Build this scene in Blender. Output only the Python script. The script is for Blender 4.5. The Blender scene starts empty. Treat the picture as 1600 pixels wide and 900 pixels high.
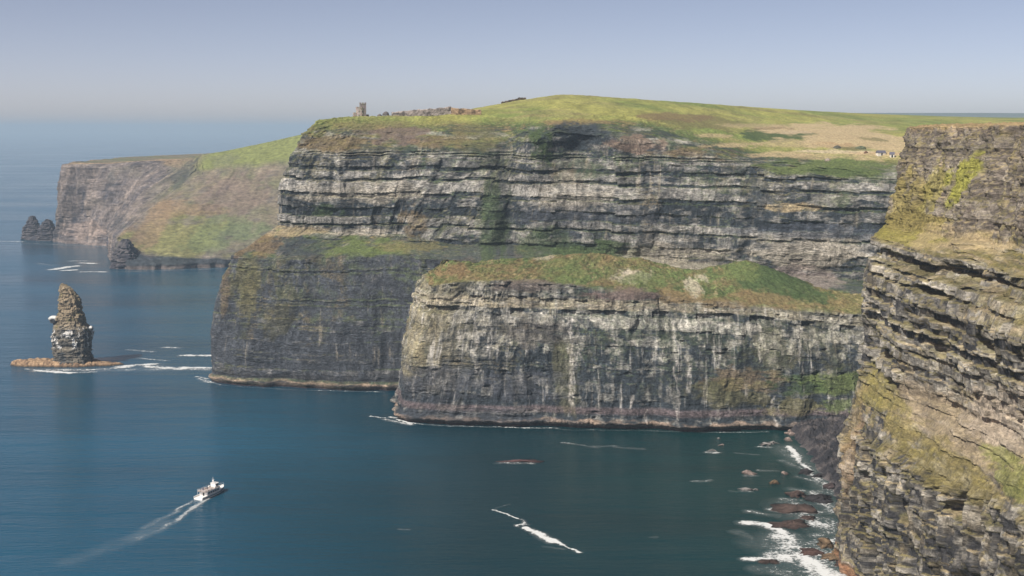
import bpy, bmesh, math, random
import numpy as np
from mathutils import Vector, Matrix
R = math.radians
scene = bpy.context.scene
C = scene.collection

# ------------------------------------------------------------------ camera, world, sun, exposure
FP, CAMZ, PITCH = 2000.0, 200.0, math.atan(250 / 2000)
cam_d = bpy.data.cameras.new('camera'); cam = bpy.data.objects.new('camera', cam_d); C.objects.link(cam)
cam.location = (0, 0, CAMZ); cam.rotation_euler = (math.pi / 2 - PITCH, 0, 0)
cam_d.sensor_width = 36; cam_d.lens = 36 * FP / 1600; cam_d.clip_start = 1; cam_d.clip_end = 120000
scene.camera = cam

SUN_AZ, SUN_EL = -46, 46            # azimuth: degrees to the right (negative: left) of straight behind the camera
sdir = Vector((math.sin(R(SUN_AZ)) * math.cos(R(SUN_EL)), -math.cos(R(SUN_AZ)) * math.cos(R(SUN_EL)), math.sin(R(SUN_EL))))
world = bpy.data.worlds.new('World'); scene.world = world; world.use_nodes = True
wn, wl = world.node_tree.nodes, world.node_tree.links
bg = wn['Background']; sky = wn.new('ShaderNodeTexSky'); sky.sky_type = 'NISHITA'; sky.sun_disc = False
sky.sun_elevation = R(SUN_EL); sky.sun_rotation = math.atan2(sdir.x, sdir.y)
sky.air_density = 0.3; sky.dust_density = 1.0; sky.ozone_density = 8.0; sky.altitude = 200
hs = wn.new('ShaderNodeHueSaturation'); hs.inputs['Saturation'].default_value = 1.0
tint = wn.new('ShaderNodeMix'); tint.data_type = 'RGBA'; tint.blend_type = 'MULTIPLY'; tint.inputs[0].default_value = 1
tint.inputs[7].default_value = (1.64, 0.99, 0.61, 1)
wl.new(sky.outputs[0], hs.inputs['Color']); wl.new(hs.outputs[0], tint.inputs[6]); wl.new(tint.outputs[2], bg.inputs['Color'])
bg.inputs['Strength'].default_value = 0.15
sun_d = bpy.data.lights.new('sun', 'SUN'); sun_d.energy = 4.2; sun_d.angle = R(0.6); sun_d.color = (1, 0.95, 0.87)
sun = bpy.data.objects.new('sun', sun_d); C.objects.link(sun)
sun.rotation_euler = sdir.to_track_quat('Z', 'Y').to_euler(); sun.location = (300, -300, 600)
scene.view_settings.view_transform = 'Standard'; scene.view_settings.look = 'None'
scene.view_settings.exposure = 0.58; scene.view_settings.gamma = 1
scene.render.engine = 'CYCLES'
cy = scene.cycles
cy.use_denoising = True; cy.max_bounces = 5; cy.diffuse_bounces = 2; cy.glossy_bounces = 2; cy.transparent_max_bounces = 8
cy.volume_bounces = 1; cy.caustics_reflective = False; cy.caustics_refractive = False
HAZE = 0.000085

# ------------------------------------------------------------------ helpers
def at(u, v, Y):
    """world point at depth Y seen at photo pixel (u, v) -- used only to lay out the plan of the coast"""
    b = (450 - v) / FP; a = (u - 800) / FP
    y = math.cos(PITCH) + b * math.sin(PITCH); z = -math.sin(PITCH) + b * math.cos(PITCH)
    t = Y / y
    return (a * t, Y, CAMZ + z * t)
def atz(u, v, h):
    b = (450 - v) / FP; a = (u - 800) / FP
    y = math.cos(PITCH) + b * math.sin(PITCH); z = -math.sin(PITCH) + b * math.cos(PITCH)
    t = (h - CAMZ) / z
    return (a * t, y * t, h)
def sea(u, v): return atz(u, v, 0.0)
def tag(o, label=None, cat=None, group=None, kind=None):
    if label: o['label'] = label
    if cat: o['category'] = cat
    if group: o['group'] = group
    if kind: o['kind'] = kind
    return o

def h2(i, j, seed=0):
    n = (i.astype(np.int64) * 374761393 + j.astype(np.int64) * 668265263 + seed * 1442695041) & 0xffffffff
    n = ((n ^ (n >> 13)) * 1274126177) & 0xffffffff
    n = ((n ^ (n >> 16)) * 2246822519) & 0xffffffff
    return ((n ^ (n >> 15)) & 0xffffff) / float(0xffffff)
def n2(x, y, seed=0):
    xi = np.floor(x); yi = np.floor(y); fx = x - xi; fy = y - yi
    fx = fx * fx * (3 - 2 * fx); fy = fy * fy * (3 - 2 * fy)
    a = h2(xi, yi, seed); b = h2(xi + 1, yi, seed); c = h2(xi, yi + 1, seed); d = h2(xi + 1, yi + 1, seed)
    return ((a + (b - a) * fx) * (1 - fy) + (c + (d - c) * fx) * fy) * 2 - 1
def fbm(x, y, seed=0, o=4, g=0.5):
    s = 0; w = 1; tot = 0
    for k in range(o):
        s = s + w * n2(x * (2 ** k) + 17.3 * k, y * (2 ** k) - 9.1 * k, seed + k); tot += w; w *= g
    return s / tot
def ridge(x, y, seed=0, o=3):
    s = 0; w = 1; tot = 0
    for k in range(o):
        s = s + w * (1 - np.abs(n2(x * (2 ** k) + 5.1 * k, y * (2 ** k), seed + k)) * 2); tot += w; w *= .5
    return s / tot
def sst(a, b, x):
    t = np.clip((x - a) / (b - a), 0, 1); return t * t * (3 - 2 * t)
def gsm(a, sig, axis=0):
    if sig <= 0: return a
    r = int(sig * 3) + 1; k = np.exp(-0.5 * (np.arange(-r, r + 1) / sig) ** 2); k /= k.sum()
    pad = [(0, 0)] * a.ndim; pad[axis] = (r, r); p = np.pad(a, pad, mode='edge')
    out = np.zeros_like(a)
    for i, w in enumerate(k):
        sl = [slice(None)] * a.ndim; sl[axis] = slice(i, i + a.shape[axis]); out += w * p[tuple(sl)]
    return out
def lerp(a, b, t): return a + (b - a) * t
def mixc(c, col, m): return c + (np.array(col)[None, None, :] - c) * m[..., None]

def grid_mesh(name, P, col=None, mat=None, wrap=False, keep=None, attrs=None, parent=None, smooth=False):
    nr, nc = P.shape[:2]
    idx = np.arange(nr * nc).reshape(nr, nc)
    if wrap: idx = np.concatenate([idx, idx[:, :1]], 1)
    q = np.stack([idx[:-1, :-1], idx[:-1, 1:], idx[1:, 1:], idx[1:, :-1]], -1).reshape(-1, 4)
    if keep is not None: q = q[keep.reshape(-1)]
    me = bpy.data.meshes.new(name)
    me.vertices.add(nr * nc); me.vertices.foreach_set('co', P.reshape(-1).astype(np.float32))
    nf = len(q)
    me.loops.add(nf * 4); me.loops.foreach_set('vertex_index', q.reshape(-1).astype(np.int32))
    me.polygons.add(nf); me.polygons.foreach_set('loop_start', np.arange(0, nf * 4, 4, dtype=np.int32))
    if smooth: me.polygons.foreach_set('use_smooth', np.ones(nf, dtype=bool))
    if col is not None:
        ca = me.color_attributes.new('albedo', 'FLOAT_COLOR', 'POINT')
        rgba = np.ones((nr * nc, 4), np.float32); rgba[:, :3] = np.clip(col.reshape(-1, 3), 0, 1)
        ca.data.foreach_set('color', rgba.reshape(-1))
    for k, a in (attrs or {}).items():
        at_ = me.attributes.new(k, 'FLOAT', 'POINT'); at_.data.foreach_set('value', a.reshape(-1).astype(np.float32))
    me.update(calc_edges=True); me.validate()
    o = bpy.data.objects.new(name, me); C.objects.link(o)
    if mat: me.materials.append(mat)
    if parent: o.parent = parent
    return o

# ------------------------------------------------------------------ materials
def nodes_mat(name):
    m = bpy.data.materials.new(name); m.use_nodes = True
    return m, m.node_tree.nodes, m.node_tree.links, m.node_tree.nodes['Principled BSDF']
def rock_material(name, fine=0.5, bump=0.6, grain=.5):
    m, n, l, p = nodes_mat(name)
    a = n.new('ShaderNodeAttribute'); a.attribute_name = 'albedo'
    g = n.new('ShaderNodeNewGeometry')
    mp = n.new('ShaderNodeMapping'); mp.inputs['Scale'].default_value = (fine, fine, fine * 1.8)
    l.new(g.outputs['Position'], mp.inputs[0])
    t = n.new('ShaderNodeTexNoise'); t.inputs['Scale'].default_value = 1; t.inputs['Detail'].default_value = 6; t.inputs['Roughness'].default_value = .65
    l.new(mp.outputs[0], t.inputs['Vector'])
    r = n.new('ShaderNodeMapRange'); r.inputs[1].default_value = .3; r.inputs[2].default_value = .7
    r.inputs[3].default_value = 1 - grain; r.inputs[4].default_value = 1 + grain
    l.new(t.outputs['Fac'], r.inputs[0])
    def band(sx, sz, lo, hi, det=4, off=0):
        mp = n.new('ShaderNodeMapping'); mp.inputs['Scale'].default_value = (sx, sx, sz); mp.inputs['Location'].default_value = (off, off, off)
        mp.inputs['Rotation'].default_value = (0, R(1.5), 0); l.new(g.outputs['Position'], mp.inputs[0])
        q = n.new('ShaderNodeTexNoise'); q.inputs['Scale'].default_value = 1; q.inputs['Detail'].default_value = det; q.inputs['Roughness'].default_value = .65; q.inputs['Distortion'].default_value = 1.2
        l.new(mp.outputs[0], q.inputs['Vector'])
        k = n.new('ShaderNodeMapRange'); k.interpolation_type = 'SMOOTHSTEP'; k.inputs[1].default_value = .36; k.inputs[2].default_value = .64; k.inputs[3].default_value = lo; k.inputs[4].default_value = hi
        l.new(q.outputs['Fac'], k.inputs[0]); return k, q
    lam, lamq = band(fine * .30, fine * 1.5, .50, 1.45, 5)
    frac, fracq = band(fine * 1.0, fine * .42, .55, 1.4, 5, 30)
    big_, _ = band(fine * .05, fine * .12, .75, 1.22, 5, 70); sel, _ = band(fine * .04, fine * .10, 0, 1, 4, 110)
    mu = n.new('ShaderNodeMix'); l.new(sel.outputs[0], mu.inputs[0]); l.new(lam.outputs[0], mu.inputs[2]); l.new(frac.outputs[0], mu.inputs[3])
    mu3 = n.new('ShaderNodeMath'); mu3.operation = 'MULTIPLY'; l.new(mu.outputs[0], mu3.inputs[0]); l.new(big_.outputs[0], mu3.inputs[1])
    ra = n.new('ShaderNodeAttribute'); ra.attribute_name = 'rock'
    mr = n.new('ShaderNodeMix'); l.new(ra.outputs['Fac'], mr.inputs[0]); mr.inputs[2].default_value = 1; l.new(mu3.outputs[0], mr.inputs[3])
    mu2 = n.new('ShaderNodeMath'); mu2.operation = 'MULTIPLY'; l.new(r.outputs[0], mu2.inputs[0]); l.new(mr.outputs[0], mu2.inputs[1])
    x = n.new('ShaderNodeMix'); x.data_type = 'RGBA'; x.blend_type = 'MULTIPLY'; x.inputs[0].default_value = 1
    l.new(a.outputs['Color'], x.inputs[6]); l.new(mu2.outputs[0], x.inputs[7]); l.new(x.outputs[2], p.inputs['Base Color'])
    p.inputs['Roughness'].default_value = .9; p.inputs['Specular IOR Level'].default_value = .2
    b = n.new('ShaderNodeBump'); b.inputs['Strength'].default_value = bump; b.inputs['Distance'].default_value = .8
    l.new(t.outputs['Fac'], b.inputs['Height'])
    b2 = n.new('ShaderNodeBump'); b2.inputs['Strength'].default_value = bump; b2.inputs['Distance'].default_value = 1.6
    hm = n.new('ShaderNodeMath'); hm.operation = 'MULTIPLY'; l.new(mu3.outputs[0], hm.inputs[0]); l.new(ra.outputs['Fac'], hm.inputs[1])
    l.new(hm.outputs[0], b2.inputs['Height']); l.new(b.outputs[0], b2.inputs['Normal']); l.new(b2.outputs[0], p.inputs['Normal'])
    return m
ROCK = rock_material('layered_rock'); FARROCK = rock_material('far_rock', .15, .5)
def plain(name, col, rough=.6, var=.25, scale=2.0, metallic=0, spec=.4):
    m, n, l, p = nodes_mat(name)
    t = n.new('ShaderNodeTexNoise'); t.inputs['Scale'].default_value = scale; t.inputs['Detail'].default_value = 5
    tc = n.new('ShaderNodeTexCoord'); l.new(tc.outputs['Object'], t.inputs['Vector'])
    r = n.new('ShaderNodeMapRange'); r.inputs[1].default_value = .3; r.inputs[2].default_value = .7
    r.inputs[3].default_value = 1 - var; r.inputs[4].default_value = 1 + var; l.new(t.outputs['Fac'], r.inputs[0])
    x = n.new('ShaderNodeMix'); x.data_type = 'RGBA'; x.blend_type = 'MULTIPLY'; x.inputs[0].default_value = 1
    x.inputs[6].default_value = (*col, 1); l.new(r.outputs[0], x.inputs[7]); l.new(x.outputs[2], p.inputs['Base Color'])
    p.inputs['Roughness'].default_value = rough; p.inputs['Metallic'].default_value = metallic; p.inputs['Specular IOR Level'].default_value = spec
    return m

def water_material():
    m, n, l, p = nodes_mat('sea_water')
    g = n.new('ShaderNodeNewGeometry')
    def noise(sx, sy, rot, detail=5, rough=.6):
        mp = n.new('ShaderNodeMapping'); mp.inputs['Scale'].default_value = (sx, sy, 1); mp.inputs['Rotation'].default_value = (0, 0, R(rot))
        l.new(g.outputs['Position'], mp.inputs[0])
        t = n.new('ShaderNodeTexNoise'); t.inputs['Scale'].default_value = 1; t.inputs['Detail'].default_value = detail; t.inputs['Roughness'].default_value = rough
        l.new(mp.outputs[0], t.inputs['Vector']); return t
    swell = noise(.010, .045, 8, 5, .55); chop = noise(.10, .30, -14, 5, .62); patch = noise(.0016, .005, 18, 4, .55); ripple = noise(.4, 1.1, 10, 3, .6)
    depth = noise(.004, .004, 0, 3, .5)
    # green shallows by the east shore; west and middle tones paint sky and cliff reflections
    sx = n.new('ShaderNodeSeparateXYZ'); l.new(g.outputs['Position'], sx.inputs[0])
    ad = n.new('ShaderNodeMath'); ad.operation = 'MULTIPLY_ADD'; ad.inputs[1].default_value = 160; l.new(depth.outputs['Fac'], ad.inputs[0]); l.new(sx.outputs['X'], ad.inputs[2])
    mr = n.new('ShaderNodeMapRange'); mr.inputs[1].default_value = -110; mr.inputs[2].default_value = 230; l.new(ad.outputs[0], mr.inputs[0])
    cr = n.new('ShaderNodeValToRGB'); cr.color_ramp.elements[0].color = (.005, .050, .090, 1); cr.color_ramp.elements[1].color = (.000, .024, .024, 1)
    e = cr.color_ramp.elements.new(.5); e.color = (.000, .020, .029, 1)
    l.new(mr.outputs[0], cr.inputs[0])
    pm = n.new('ShaderNodeMapRange'); pm.inputs[1].default_value = .35; pm.inputs[2].default_value = .65; pm.inputs[3].default_value = .72; pm.inputs[4].default_value = 1.3; l.new(patch.outputs['Fac'], pm.inputs[0])
    px = n.new('ShaderNodeMix'); px.data_type = 'RGBA'; px.blend_type = 'MULTIPLY'; px.inputs[0].default_value = 1; l.new(cr.outputs[0], px.inputs[6]); l.new(pm.outputs[0], px.inputs[7]); l.new(px.outputs[2], p.inputs['Base Color'])
    rr = n.new('ShaderNodeMapRange'); rr.inputs[1].default_value = .35; rr.inputs[2].default_value = .65; rr.inputs[3].default_value = .07; rr.inputs[4].default_value = .20
    l.new(patch.outputs['Fac'], rr.inputs[0]); l.new(rr.outputs[0], p.inputs['Roughness'])
    p.inputs['IOR'].default_value = 1.33; p.inputs['Specular IOR Level'].default_value = .36
    last = None
    for t, d in ((swell, 1.6), (chop, .5), (ripple, .10)):
        b = n.new('ShaderNodeBump'); b.inputs['Strength'].default_value = 1; b.inputs['Distance'].default_value = d
        l.new(t.outputs['Fac'], b.inputs['Height'])
        if last: l.new(last.outputs[0], b.inputs['Normal'])
        last = b
    l.new(last.outputs[0], p.inputs['Normal'])
    return m
def foam_material():
    m, n, l, p = nodes_mat('sea_foam')
    a = n.new('ShaderNodeAttribute'); a.attribute_name = 'foam'
    g = n.new('ShaderNodeNewGeometry')
    t = n.new('ShaderNodeTexNoise'); t.inputs['Scale'].default_value = .6; t.inputs['Detail'].default_value = 8; t.inputs['Roughness'].default_value = .7
    l.new(g.outputs['Position'], t.inputs['Vector'])
    nr = n.new('ShaderNodeMapRange'); nr.inputs[1].default_value = .33; nr.inputs[2].default_value = .67; nr.inputs[3].default_value = 0; nr.inputs[4].default_value = .5; l.new(t.outputs['Fac'], nr.inputs[0])
    s = n.new('ShaderNodeMath'); s.operation = 'ADD'; l.new(a.outputs['Fac'], s.inputs[0]); l.new(nr.outputs[0], s.inputs[1])
    r = n.new('ShaderNodeMapRange'); r.interpolation_type = 'SMOOTHSTEP'; r.inputs[1].default_value = .55; r.inputs[2].default_value = 1.0; l.new(s.outputs[0], r.inputs[0])
    p.inputs['Base Color'].default_value = (.62, .65, .65, 1); p.inputs['Roughness'].default_value = .8
    oa = n.new('ShaderNodeAttribute'); oa.attribute_name = 'opacity'; om = n.new('ShaderNodeMath'); om.operation = 'MULTIPLY'; l.new(r.outputs[0], om.inputs[0]); l.new(oa.outputs['Fac'], om.inputs[1])
    sa = n.new('ShaderNodeAttribute'); sa.attribute_name = 'soft'; mx = n.new('ShaderNodeMath'); mx.operation = 'MAXIMUM'; l.new(om.outputs[0], mx.inputs[0]); l.new(sa.outputs['Fac'], mx.inputs[1])
    l.new(mx.outputs[0], p.inputs['Alpha'])
    return m
WATER = water_material(); FOAM = foam_material()

# ------------------------------------------------------------------ sea and haze
def quad(name, x0, y0, x1, y1, z, mat, nx=1, ny=1):
    X, Y = np.meshgrid(np.linspace(x0, x1, nx + 1), np.linspace(y0, y1, ny + 1))
    return grid_mesh(name, np.stack([X, Y, np.full_like(X, z)], -1), mat=mat)
tag(quad('sea', -30000, -900, 30000, 45000, 0, WATER, 40, 40), kind='structure')

m = bpy.data.materials.new('haze_air'); m.use_nodes = True; n = m.node_tree.nodes
n.remove(n['Principled BSDF']); pv = n.new('ShaderNodeVolumePrincipled')
pv.inputs['Color'].default_value = (.47, .62, .76, 1); pv.inputs['Density'].default_value = HAZE; pv.inputs['Anisotropy'].default_value = 0
m.node_tree.links.new(pv.outputs[0], n['Material Output'].inputs['Volume'])
bm = bmesh.new(); bmesh.ops.create_cube(bm, size=1)
for v in bm.verts:
    v.co = Vector((v.co.x * 62000, 22000 + v.co.y * 48000, (v.co.z + .5) * 306 - 16))
me = bpy.data.meshes.new('haze'); bm.to_mesh(me); bm.free(); me.materials.append(m)
o = bpy.data.objects.new('haze', me); C.objects.link(o); tag(o, kind='stuff')

# ------------------------------------------------------------------ cliff lofting
rs = np.random.RandomState(7)
def make_beds(lo, hi, tmin, tmax, seed):
    r = np.random.RandomState(seed); B = [lo]; 
    while B[-1] < hi: B.append(B[-1] + math.exp(r.uniform(math.log(tmin), math.log(tmax))))
    n = len(B) + 2; hard = np.zeros(n)
    s = 1
    for i in range(n):
        s = -s if r.rand() < .8 else s
        hard[i] = s * r.uniform(.35, 1)
    return dict(B=np.array(B), hard=hard, tone=r.uniform(0, 1, n), bw=np.exp(r.uniform(math.log(2.5), math.log(11), n)), off=r.uniform(0, 50, n))
def strata(bd, zb, s, seed, blk=.8, prot=1.3, rgh=1.0):
    zb = zb + (n2(np.floor((s + 6 * n2(zb / 25, s / 90, seed + 6)) / 23), s * 0, seed + 7)) * 1.6 + .5 * n2(s / 9, zb / 6, seed + 8)
    B = bd['B']; i = np.clip(np.searchsorted(B, zb), 1, len(B) - 1)
    hard = bd['hard'][i]; tone = bd['tone'][i]
    k = np.floor((s + bd['off'][i] + 1.2 * n2(s / 5, zb / 3, seed + 5)) / bd['bw'][i])
    r = h2(k, i, seed); r2 = h2(k, i, seed + 9)
    fr = ((s + bd['off'][i]) / bd['bw'][i]) % 1
    keep = .55 + .45 * n2(s / 45, i * 3.7, seed + 2) + .35 * n2(s / 12, i * 1.7, seed + 3)
    d = hard * prot * keep + (r - .5) * blk - (r2 < .10) * 1.4 * np.maximum(hard, 0) - (fr < .07) * .35
    th = B[i] - B[i - 1]; f = (zb - B[i - 1]) / np.maximum(th, .1)
    d = d - .25 * np.minimum(1, 2.5 / th) * (1 - f) * np.maximum(hard, 0)
    deb = sst(.05, .45, fbm(s / 30, zb / 16, seed + 12, 4, .6))
    rough = rgh * 1.3 * fbm(s / 4.5, zb / 3.5, seed + 13, 3, .6)
    d = d * (1 - .75 * deb) + rough * (.3 + .9 * deb)
    return d, hard * (1 - .6 * deb), (tone * .6 + r * .4), i

def loft(rails, ncol, nrows, seed, sm=6.0, zn=None):
    """rails: list of lists of world points (same count); returns P[row, col, 3], Q[row] (rail coordinate), s[col], outward normals"""
    A = np.array(rails, float)                       # R, K, 3
    mean = A[:3].mean(0)[:, :2]
    seg = np.sqrt(((mean[1:] - mean[:-1]) ** 2).sum(1)); cum = np.concatenate([[0], np.cumsum(seg)])
    s = np.linspace(0, cum[-1], ncol); ds = s[1] - s[0]
    Rr = np.zeros((A.shape[0], ncol, 3))
    for r in range(A.shape[0]):
        for c in range(3): Rr[r, :, c] = np.interp(s, cum, A[r, :, c])
        Rr[r] = gsm(Rr[r], sm / ds, 0)
        if zn is not None and zn[r]:
            Rr[r, :, 2] += zn[r] * fbm(s / 38, np.full_like(s, r * 7.3), seed + r, 4, .55)
    T = gsm(Rr[0, :, :2], 9 / ds, 0); T = np.gradient(T, axis=0); T /= np.linalg.norm(T, axis=1)[:, None]
    N = np.stack([T[:, 1], -T[:, 0]], -1); N = gsm(N, 8 / ds, 0); N /= np.linalg.norm(N, axis=1)[:, None]
    rows = []; Q = []
    for r in range(A.shape[0] - 1):
        k = nrows[r]; t = np.arange(k) / k
        if r == A.shape[0] - 2: t = np.linspace(0, 1, k)
        rows.append(Rr[r][None] * (1 - t)[:, None, None] + Rr[r + 1][None] * t[:, None, None]); Q += list(r + t)
    return np.concatenate(rows, 0), np.array(Q), s, N
def slope_z(P):
    du = np.gradient(P, axis=1); dv = np.gradient(P, axis=0)
    nn = np.cross(du, dv); L = np.linalg.norm(nn, axis=-1) + 1e-9
    return np.abs(nn[..., 2]) / L
GR = np.array
GREEN = (.085, .112, .038); DGREEN = (.046, .072, .026); OLIVE = (.13, .12, .05); BROWN = (.15, .11, .055); TAN = (.33, .265, .155); YELLOW = (.19, .16, .055); PALE = (.42, .38, .30); WHITE = (.62, .60, .56); DARK = (.028, .036, .044); RUST = (.17, .115, .06); PINK = (.33, .22, .17)
def grass_col(x, y, seed):
    a = fbm(x / 22, y / 22, seed, 5, .6)[..., None]; b = fbm(x / 70, y / 60, seed + 11, 4)[..., None]; c = fbm(x / 5, y / 5, seed + 19, 3, .7)[..., None]
    g = lerp(GR(GREEN), GR(DGREEN), np.clip(.5 + 1.6 * a, 0, 1)); g = lerp(g, GR(OLIVE), np.clip(.35 + 1.5 * b + .7 * c, 0, 1)); g = lerp(g, GR(BROWN), np.clip(-.2 + 1.6 * a + 1.2 * c, 0, 1) * .8); g = lerp(g, GR(TAN) * .8, sst(.25, .6, fbm(x / 3, y / 3, seed + 29, 3, .7))[..., None] * .6) * (1 + .7 * fbm(x / 2.2, y / 2.2, seed + 33, 3, .7))[..., None]
    return g
def patches(col, x, z, plist, seed):
    for k, (x0, z0, rx, rz, c, st) in enumerate(plist):
        m = 1 - ((x - x0) / rx) ** 2 - ((z - z0) / rz) ** 2
        sel = m > -1.3
        if not sel.any(): continue
        xs, zs = x[sel], z[sel]
        m = sst(-.3, .6, m[sel] + 1.7 * fbm(xs / (rx * .35 + 2), zs / (rz * .45 + 1), seed + 31 * k, 4, .65)) * st
        col[sel] = col[sel] + (np.array(c)[None] - col[sel]) * m[..., None]
    return col
def pt(u, v, Y, ru, rv, c, st=.9):
    """a patch of ground cover, stain or painted shade: centre and radii laid out on the cliff in metres"""
    p = at(u, v, Y); return (p[0], p[2], ru * Y / 2000, rv * Y / 2000, c, st)

# ================================================================== the tower headland
def headland():
    W = lambda x, y, z: (x, y, z)
    R0 = [W(-40, 1500, -4), W(-170, 1150, -4), sea(324, 596), sea(400, 604), sea(500, 609), sea(640, 611), W(-40, 968, -4), W(25, 952, -4), W(95, 940, -4), W(190, 915, -4), W(270, 885, -4), W(420, 850, -4)]
    R0 = [(p[0], p[1], -4) for p in R0]
    R1 = [(p[0], p[1] + 1.5, 4.5) for p in R0]
    ins = [0, 4, 14, 12, 10, 10, 8, 8, 8, 8, 8, 8]
    R2 = [W(-30, 1500, 95), W(-165, 1150, 97), at(363, 396, 1022), at(425, 408, 1012), at(500, 404, 1010), at(640, 396, 1000), at(700, 408, 985), W(25, 965, 94), W(95, 950, 88), W(190, 925, 80), W(270, 895, 78), W(420, 860, 75)]
    R3 = [W(-20, 1500, 112), W(-150, 1150, 120), at(434, 352, 1040), at(480, 358, 1036), at(560, 366, 1034), at(640, 366, 1020), at(700, 380, 1010), at(850, 385, 990), at(1000, 400, 985), at(1180, 420, 970), at(1380, 440, 940), at(1650, 450, 900)]
    R4 = [W(-5, 1500, 180), W(-140, 1150, 182), at(452, 243, 1050), at(500, 240, 1048), at(560, 238, 1048), at(700, 237, 1032), at(790, 240, 1024), at(870, 208, 1012), at(1000, 222, 1006), at(1200, 266, 985), at(1390, 287, 950), at(1650, 290, 910)]
    R4b = [W(0, 1500, 195), W(-128, 1160, 196), at(468, 212, 1058), at(510, 210, 1062), at(570, 208, 1066), at(700, 208, 1056), at(790, 207, 1052), at(870, 196, 1022), at(1010, 203, 1030), at(1200, 252, 1000), at(1395, 266, 965), at(1650, 265, 930)]
    R5 = [W(5, 1500, 203), W(-118, 1165, 206), at(492, 187, 1068), at(535, 182.5, 1080), at(590, 182, 1085), at(700, 183, 1085), at(800, 187, 1090), at(880, 186, 1060), at(1010, 184, 1080), at(1190, 232, 1060), at(1395, 240, 1010), at(1650, 240, 980)]
    R6 = [W(15, 1500, 204), W(-80, 1180, 207), W(-90, 1140, 208), W(-70, 1160, 208.2), W(-60, 1170, 208.5), at(700, 177, 1140), at(800, 171, 1180), at(880, 166, 1180), at(1020, 174, 1180), at(1190, 205, 1180), at(1380, 212, 1150), at(1650, 215, 1120)]
    R7 = [W(60, 1560, 200), W(20, 1400, 205), W(0, 1400, 204), W(0, 1400, 205), W(0, 1400, 206), at(730, 171, 1300), at(800, 159, 1330), at(880, 146.5, 1350), at(1020, 157, 1350), at(1190, 168, 1400), at(1380, 186, 1500), at(1650, 190, 1500)]
    R8 = [W(300, 2600, 200), W(300, 2600, 200), W(320, 2600, 200), W(340, 2600, 200), W(360, 2600, 200), W(380, 2600, 200), W(400, 2600, 204), W(430, 2600, 210), W(520, 2600, 214), W(800, 2600, 217), W(1300, 2600, 218), W(1900, 2600, 219)]
    rails = [R0, R1, R2, R3, R4, R4b, R5, R6, R7, R8]
    P, Q, s, N = loft(rails, 1500, [10, 170, 50, 175, 60, 60, 60, 60, 40], 3, 5, [0, .8, 2.0, 2.0, 4.0, 2.5, .5, .4, .8, 4])
    q = Q[:, None]; S = np.broadcast_to(s[None], P.shape[:2]); Z = P[..., 2]; X = P[..., 0]; Y = P[..., 1]
    qq = q + .22 * fbm(S / 25, Z / 25, 91, 4)
    rw = np.interp(qq.ravel(), [0, .5, 1, 1.95, 2.12, 2.85, 3.0, 3.95, 4.25, 5.1, 5.7, 9], [.5, .8, 1, 1, .5, .55, 1, 1, .55, .38, .0, 0]).reshape(qq.shape)
    zb = Z + .028 * np.maximum(X + 40, 0) + 1.3 * fbm(S / 60, Z / 50, 12, 3)
    d, hard, tone, bi = strata(BH, zb, S, 21, 1.2, 2.1)
    upper = sst(2.6, 3.0, qq)
    big = 8 * fbm(S / 60, Z / 110, 41, 3) + 4.6 * ridge(S / 24 + .3 * n2(S / 40, Z / 30, 46), Z / 60, 43, 3) + 1.3 * fbm(S / 7, Z / 14, 45, 4, .6)
    # two re-entrants of the upper face
    xk = X + .0 * Z
    big = big - 13 * np.exp(-((xk + 4) / 10) ** 2) * upper + 15 * np.exp(-((xk - 22) / 9) ** 2) * upper * sst(140, 170, Z) - 22 * np.exp(-((xk - 52) / 17) ** 2) * upper * sst(160, 175, Z) + 7 * np.exp(-((xk - 88) / 16) ** 2) * upper * sst(150, 170, Z)
    low = (1 - upper)
    ledge = 5.5 * np.sin(np.clip(q - 1, 0, 1) * math.pi) + 3 * np.sin(np.clip(q - 3, 0, 1) * math.pi) + 3.2 * (1 - sst(4.0, 6.5, Z + 1.2 * fbm(S / 14, Z * 0, 77, 3))) * sst(.4, 1, q)
    D = rw * (d * (1 - .75 * low * sst(0, 40, 96 - Z)) + big * .8) + ledge + (1 - rw) * 1.4 * fbm(S / 9, q * 9, 51, 4) + 2.6 * ridge(S / 14, q * 3, 52, 4) * sst(3.8, 4.1, q) * (1 - sst(5.0, 5.8, q))
    P = P.copy()
    P[..., 0] += D * N[None, :, 0]; P[..., 1] += D * N[None, :, 1]
    gw = 1 - rw
    P[..., 2] += gw * (1.3 * fbm(X / 16, Y / 10, 61, 4) + .6 * ridge(X / 6, Y / 6, 63, 3) + .4 * fbm(X / 2, Y / 2.5, 64, 3, .7) * (1 - sst(6, 7, q))) * sst(1.9, 2.2, q) * (1 - .6 * sst(6, 7, q))
    # colour
    nz = slope_z(P)
    t = .10 + .75 * np.clip(hard, 0, 1) * tone * (.4 + .6 * upper) - .25 * np.clip(-hard, 0, 1) + .26 * fbm(S / 9, Z / 5, 71, 4, .65) + .16 * fbm(S / 2.5, Z / 9, 72, 3, .6) + .14 * fbm(S / 80, Z / 30, 73, 3)
    t = t + .28 * sst(.0, .35, fbm(S / 7, Z / 3, 197, 4, .65)) * upper - .24 * sst(.0, .35, fbm(S / 16, Z / 5, 198, 4, .6))
    t = t + .18 * upper * sst(.1, .5, n2(S / 70, bi * 1.3, 74)) + .10 * (1 - sst(-210, -60, X)) * upper
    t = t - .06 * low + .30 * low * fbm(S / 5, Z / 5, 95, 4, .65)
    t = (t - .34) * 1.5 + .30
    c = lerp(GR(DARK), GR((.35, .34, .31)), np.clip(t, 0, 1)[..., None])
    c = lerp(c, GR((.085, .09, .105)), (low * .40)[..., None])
    wst = sst(.35, .8, fbm(S / 3.2, Z / 26, 75, 4, .6) + .25 * fbm(S / 40, Z / 40, 79, 2)) * .45
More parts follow.
